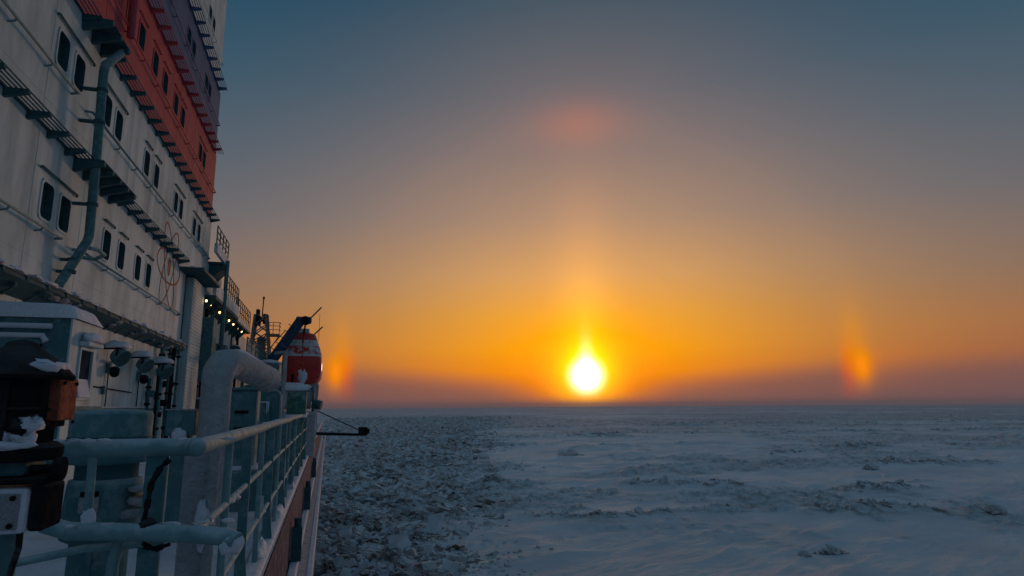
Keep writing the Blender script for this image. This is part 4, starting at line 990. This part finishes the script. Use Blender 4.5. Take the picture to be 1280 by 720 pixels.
build(MB().bar((-4.1, 44.2, 2.4), (-2.05, 44.2, 5.75), .5, .62), 'arm', 'davit_blue', dv, bevel=.04)
build(MB().box(-2.35, -1.35, 43.9, 44.5, 5.55, 6.0), 'head', 'davit_blue', dv, bevel=.1)
build(MB().tube([(-1.75, 43.85, 5.75), (-1.75, 44.55, 5.75)], .28, 16), 'sheave', 'dark_iron', dv)
build(MB().tube([(-1.75, 44.2, 5.6), (-1.85, 44.6, 5.0)], .03, 6).tube([(-1.68, 44.2, 5.6), (-1.8, 44.7, 5.0)], .03, 6), 'fall_wire', 'dark_iron', dv)
build(MB().bar((-1.5, 44.2, 5.85), (-.75, 44.2, 6.7), .09, .09), 'guide_horn', 'far_steel', dv)
build(MB().bar((-1.2, 45.2, 4.9), (-.62, 45.2, 5.5), .09, .09), 'guide_horn', 'far_steel', dv)
build(MB().tube([(-.85, 45, 4.5), (-.85, 45, 6.4)], .015, 6), 'whip_aerial', 'dark_iron', dv)
for k in range(7):
    a = Vector((-4.1, 43.9, 2.4)).lerp(Vector((-2.05, 43.9, 5.75)), .12+k*.12); build(MB().bar(a+Vector((-.42, 0, .25)), a+Vector((-.2, 0, .12)), .05, .05), 'ladder_rung', 'davit_blue', dv)
build(MB().bar((-4.5, 44.0, 3.0), (-3.0, 44.0, 5.0), .05, .05), 'hand_line', 'far_steel', dv)
mt = thing('lattice_mast', (-6.0, 60, DZ), 'far steel crane mast with a railed platform and a thin aerial against the orange sky', 'mast')
mx0, my0 = -6.0, 60.0
for sx_, sy_ in ((-1, -1), (1, -1), (1, 1), (-1, 1)):
    build(MB().bar((mx0+sx_*.95, my0+sy_*.9, 3.0), (mx0-.2+sx_*.45, my0+sy_*.45, 8.2), .2, .2), 'leg', 'far_steel', mt)
bm_ = MB()
for k in range(6):
    z0_, z1_ = 3.4+k*.8, 4.2+k*.8
    for f0, f1 in ((-1, 1), (1, -1)):
        w0, w1 = .92-.085*k, .92-.085*(k+1); bm_.bar((mx0+f0*w0, my0-w0, z0_), (mx0+f1*w1, my0-w1, z1_), .09, .09); bm_.bar((mx0+f0*w0, my0+w0, z0_), (mx0+f1*w1, my0+w1, z1_), .09, .09)
        bm_.bar((mx0+w0, my0+f0*w0, z0_), (mx0+w1, my0+f1*w1, z1_), .09, .09); bm_.bar((mx0-w0, my0+f0*w0, z0_), (mx0-w1, my0+f1*w1, z1_), .09, .09)
build(bm_, 'bracing', 'far_steel', mt)
build(MB().box(mx0-.35, mx0+.35, my0-.3, my0+.3, 4.0, 6.2), 'machinery_house', 'far_steel', mt, bevel=.08)
build(MB().box(mx0-.75, mx0-.2, my0-.5, my0+.5, 7.3, 8.1).box(mx0-.6, mx0-.3, my0-.3, my0+.3, 8.1, 8.7).box(mx0+.0, mx0+.3, my0-.3, my0+.3, 7.4, 8.3), 'winch_head', 'dark_iron', mt, bevel=.06)
build(MB().tube([(mx0-.1, my0, 7.6), (mx0-.05, my0, 9.9)], .05, 8).blob((mx0-.05, my0, 9.75), (.1, .1, .14), 8, 6, 0), 'aerial', 'dark_iron', mt)
build(MB().box(mx0+.3, mx0+1.5, my0-.5, my0+.5, 6.3, 6.5), 'platform', 'far_steel', mt)
pf = MB()
for z in (6.85, 7.2, 7.5): pf.bar((mx0+.35, my0-.5, z), (mx0+1.5, my0-.5, z), .05, .05).bar((mx0+1.5, my0-.5, z), (mx0+1.5, my0+.5, z), .05, .05)
for x in (.4, .95, 1.48): pf.bar((mx0+x, my0-.5, 6.5), (mx0+x, my0-.5, 7.5), .05, .05)
build(pf, 'platform_railing', 'far_steel', mt)
build(MB().bar((mx0+1.4, my0, 6.3), (mx0+.6, my0, 4.9), .08, .08), 'strut', 'far_steel', mt)
build(MB().box(mx0-1.4, mx0+1.4, my0-1.3, my0+1.3, DZ, 3.3), 'pedestal', 'far_steel', mt, bevel=.1)
bo = thing('side_boom', (.5, 25, -1.0), 'dark boom swung out over the ice with an end block and stay wire', 'boom')
build(MB().tube([(-.42, 25, -.95), (1.15, 25, -1.02)], [.06, .05], 10), 'spar', 'dark_iron', bo)
build(MB().box(1.13, 1.46, 24.85, 25.15, -1.06, -.74).box(1.40, 1.54, 24.9, 25.1, -.98, -.80), 'end_block', 'dark_iron', bo, bevel=.04)
build(MB().tube([(-.45, 25, -.10), (1.18, 25, -.86)], .022, 6), 'stay_wire', 'dark_iron', bo)
build(MB().bar((-.45, 25, DZ), (-.45, 25, -.05), .12, .12), 'heel_post', 'frosted_steel', bo)
# far deck gear between rail and lifeboat
fg = thing('deck_crane_base', (-2.6, 30, DZ), 'dark blue green deck machinery standing inboard of the winch', 'machinery')
build(MB().box(-3.6, -1.9, 30, 32.5, DZ, 1.0), 'casing', 'ledge_paint', fg, bevel=.08)
build(MB().box(-3.3, -2.2, 30.2, 32.0, 1.003, 2.0), 'top_casing', 'teal_paint', fg, bevel=.08)
build(MB().tube([(-2.0, 29.8, DZ), (-2.0, 29.8, 2.6)], .07, 8).tube([(-1.5, 28, DZ), (-1.5, 28, 1.4)], .06, 8), 'upright_pipe', 'dark_iron', fg)
snow_on((-2.7, 31.2, 2.0), (.6, .9, .16), fg, 3)

# ------------------------------------------------------------------ frosty air
hz = build(MB().box(-6900, 6900, -6900, 6900, ICE-2.5, 24), 'haze', None, None, kind='stuff')
hm = bpy.data.materials.new('haze'); hm.use_nodes = True; ht = hm.node_tree; ht.nodes.clear()
pv = ht.nodes.new('ShaderNodeVolumePrincipled'); pv.inputs['Color'].default_value = (*HAZE_COLOR, 1); pv.inputs['Density'].default_value = HAZE_DENSITY; pv.inputs['Anisotropy'].default_value = 0.0
ho = ht.nodes.new('ShaderNodeOutputMaterial'); ht.links.new(pv.outputs[0], ho.inputs['Volume'])
hz.data.materials.append(hm)
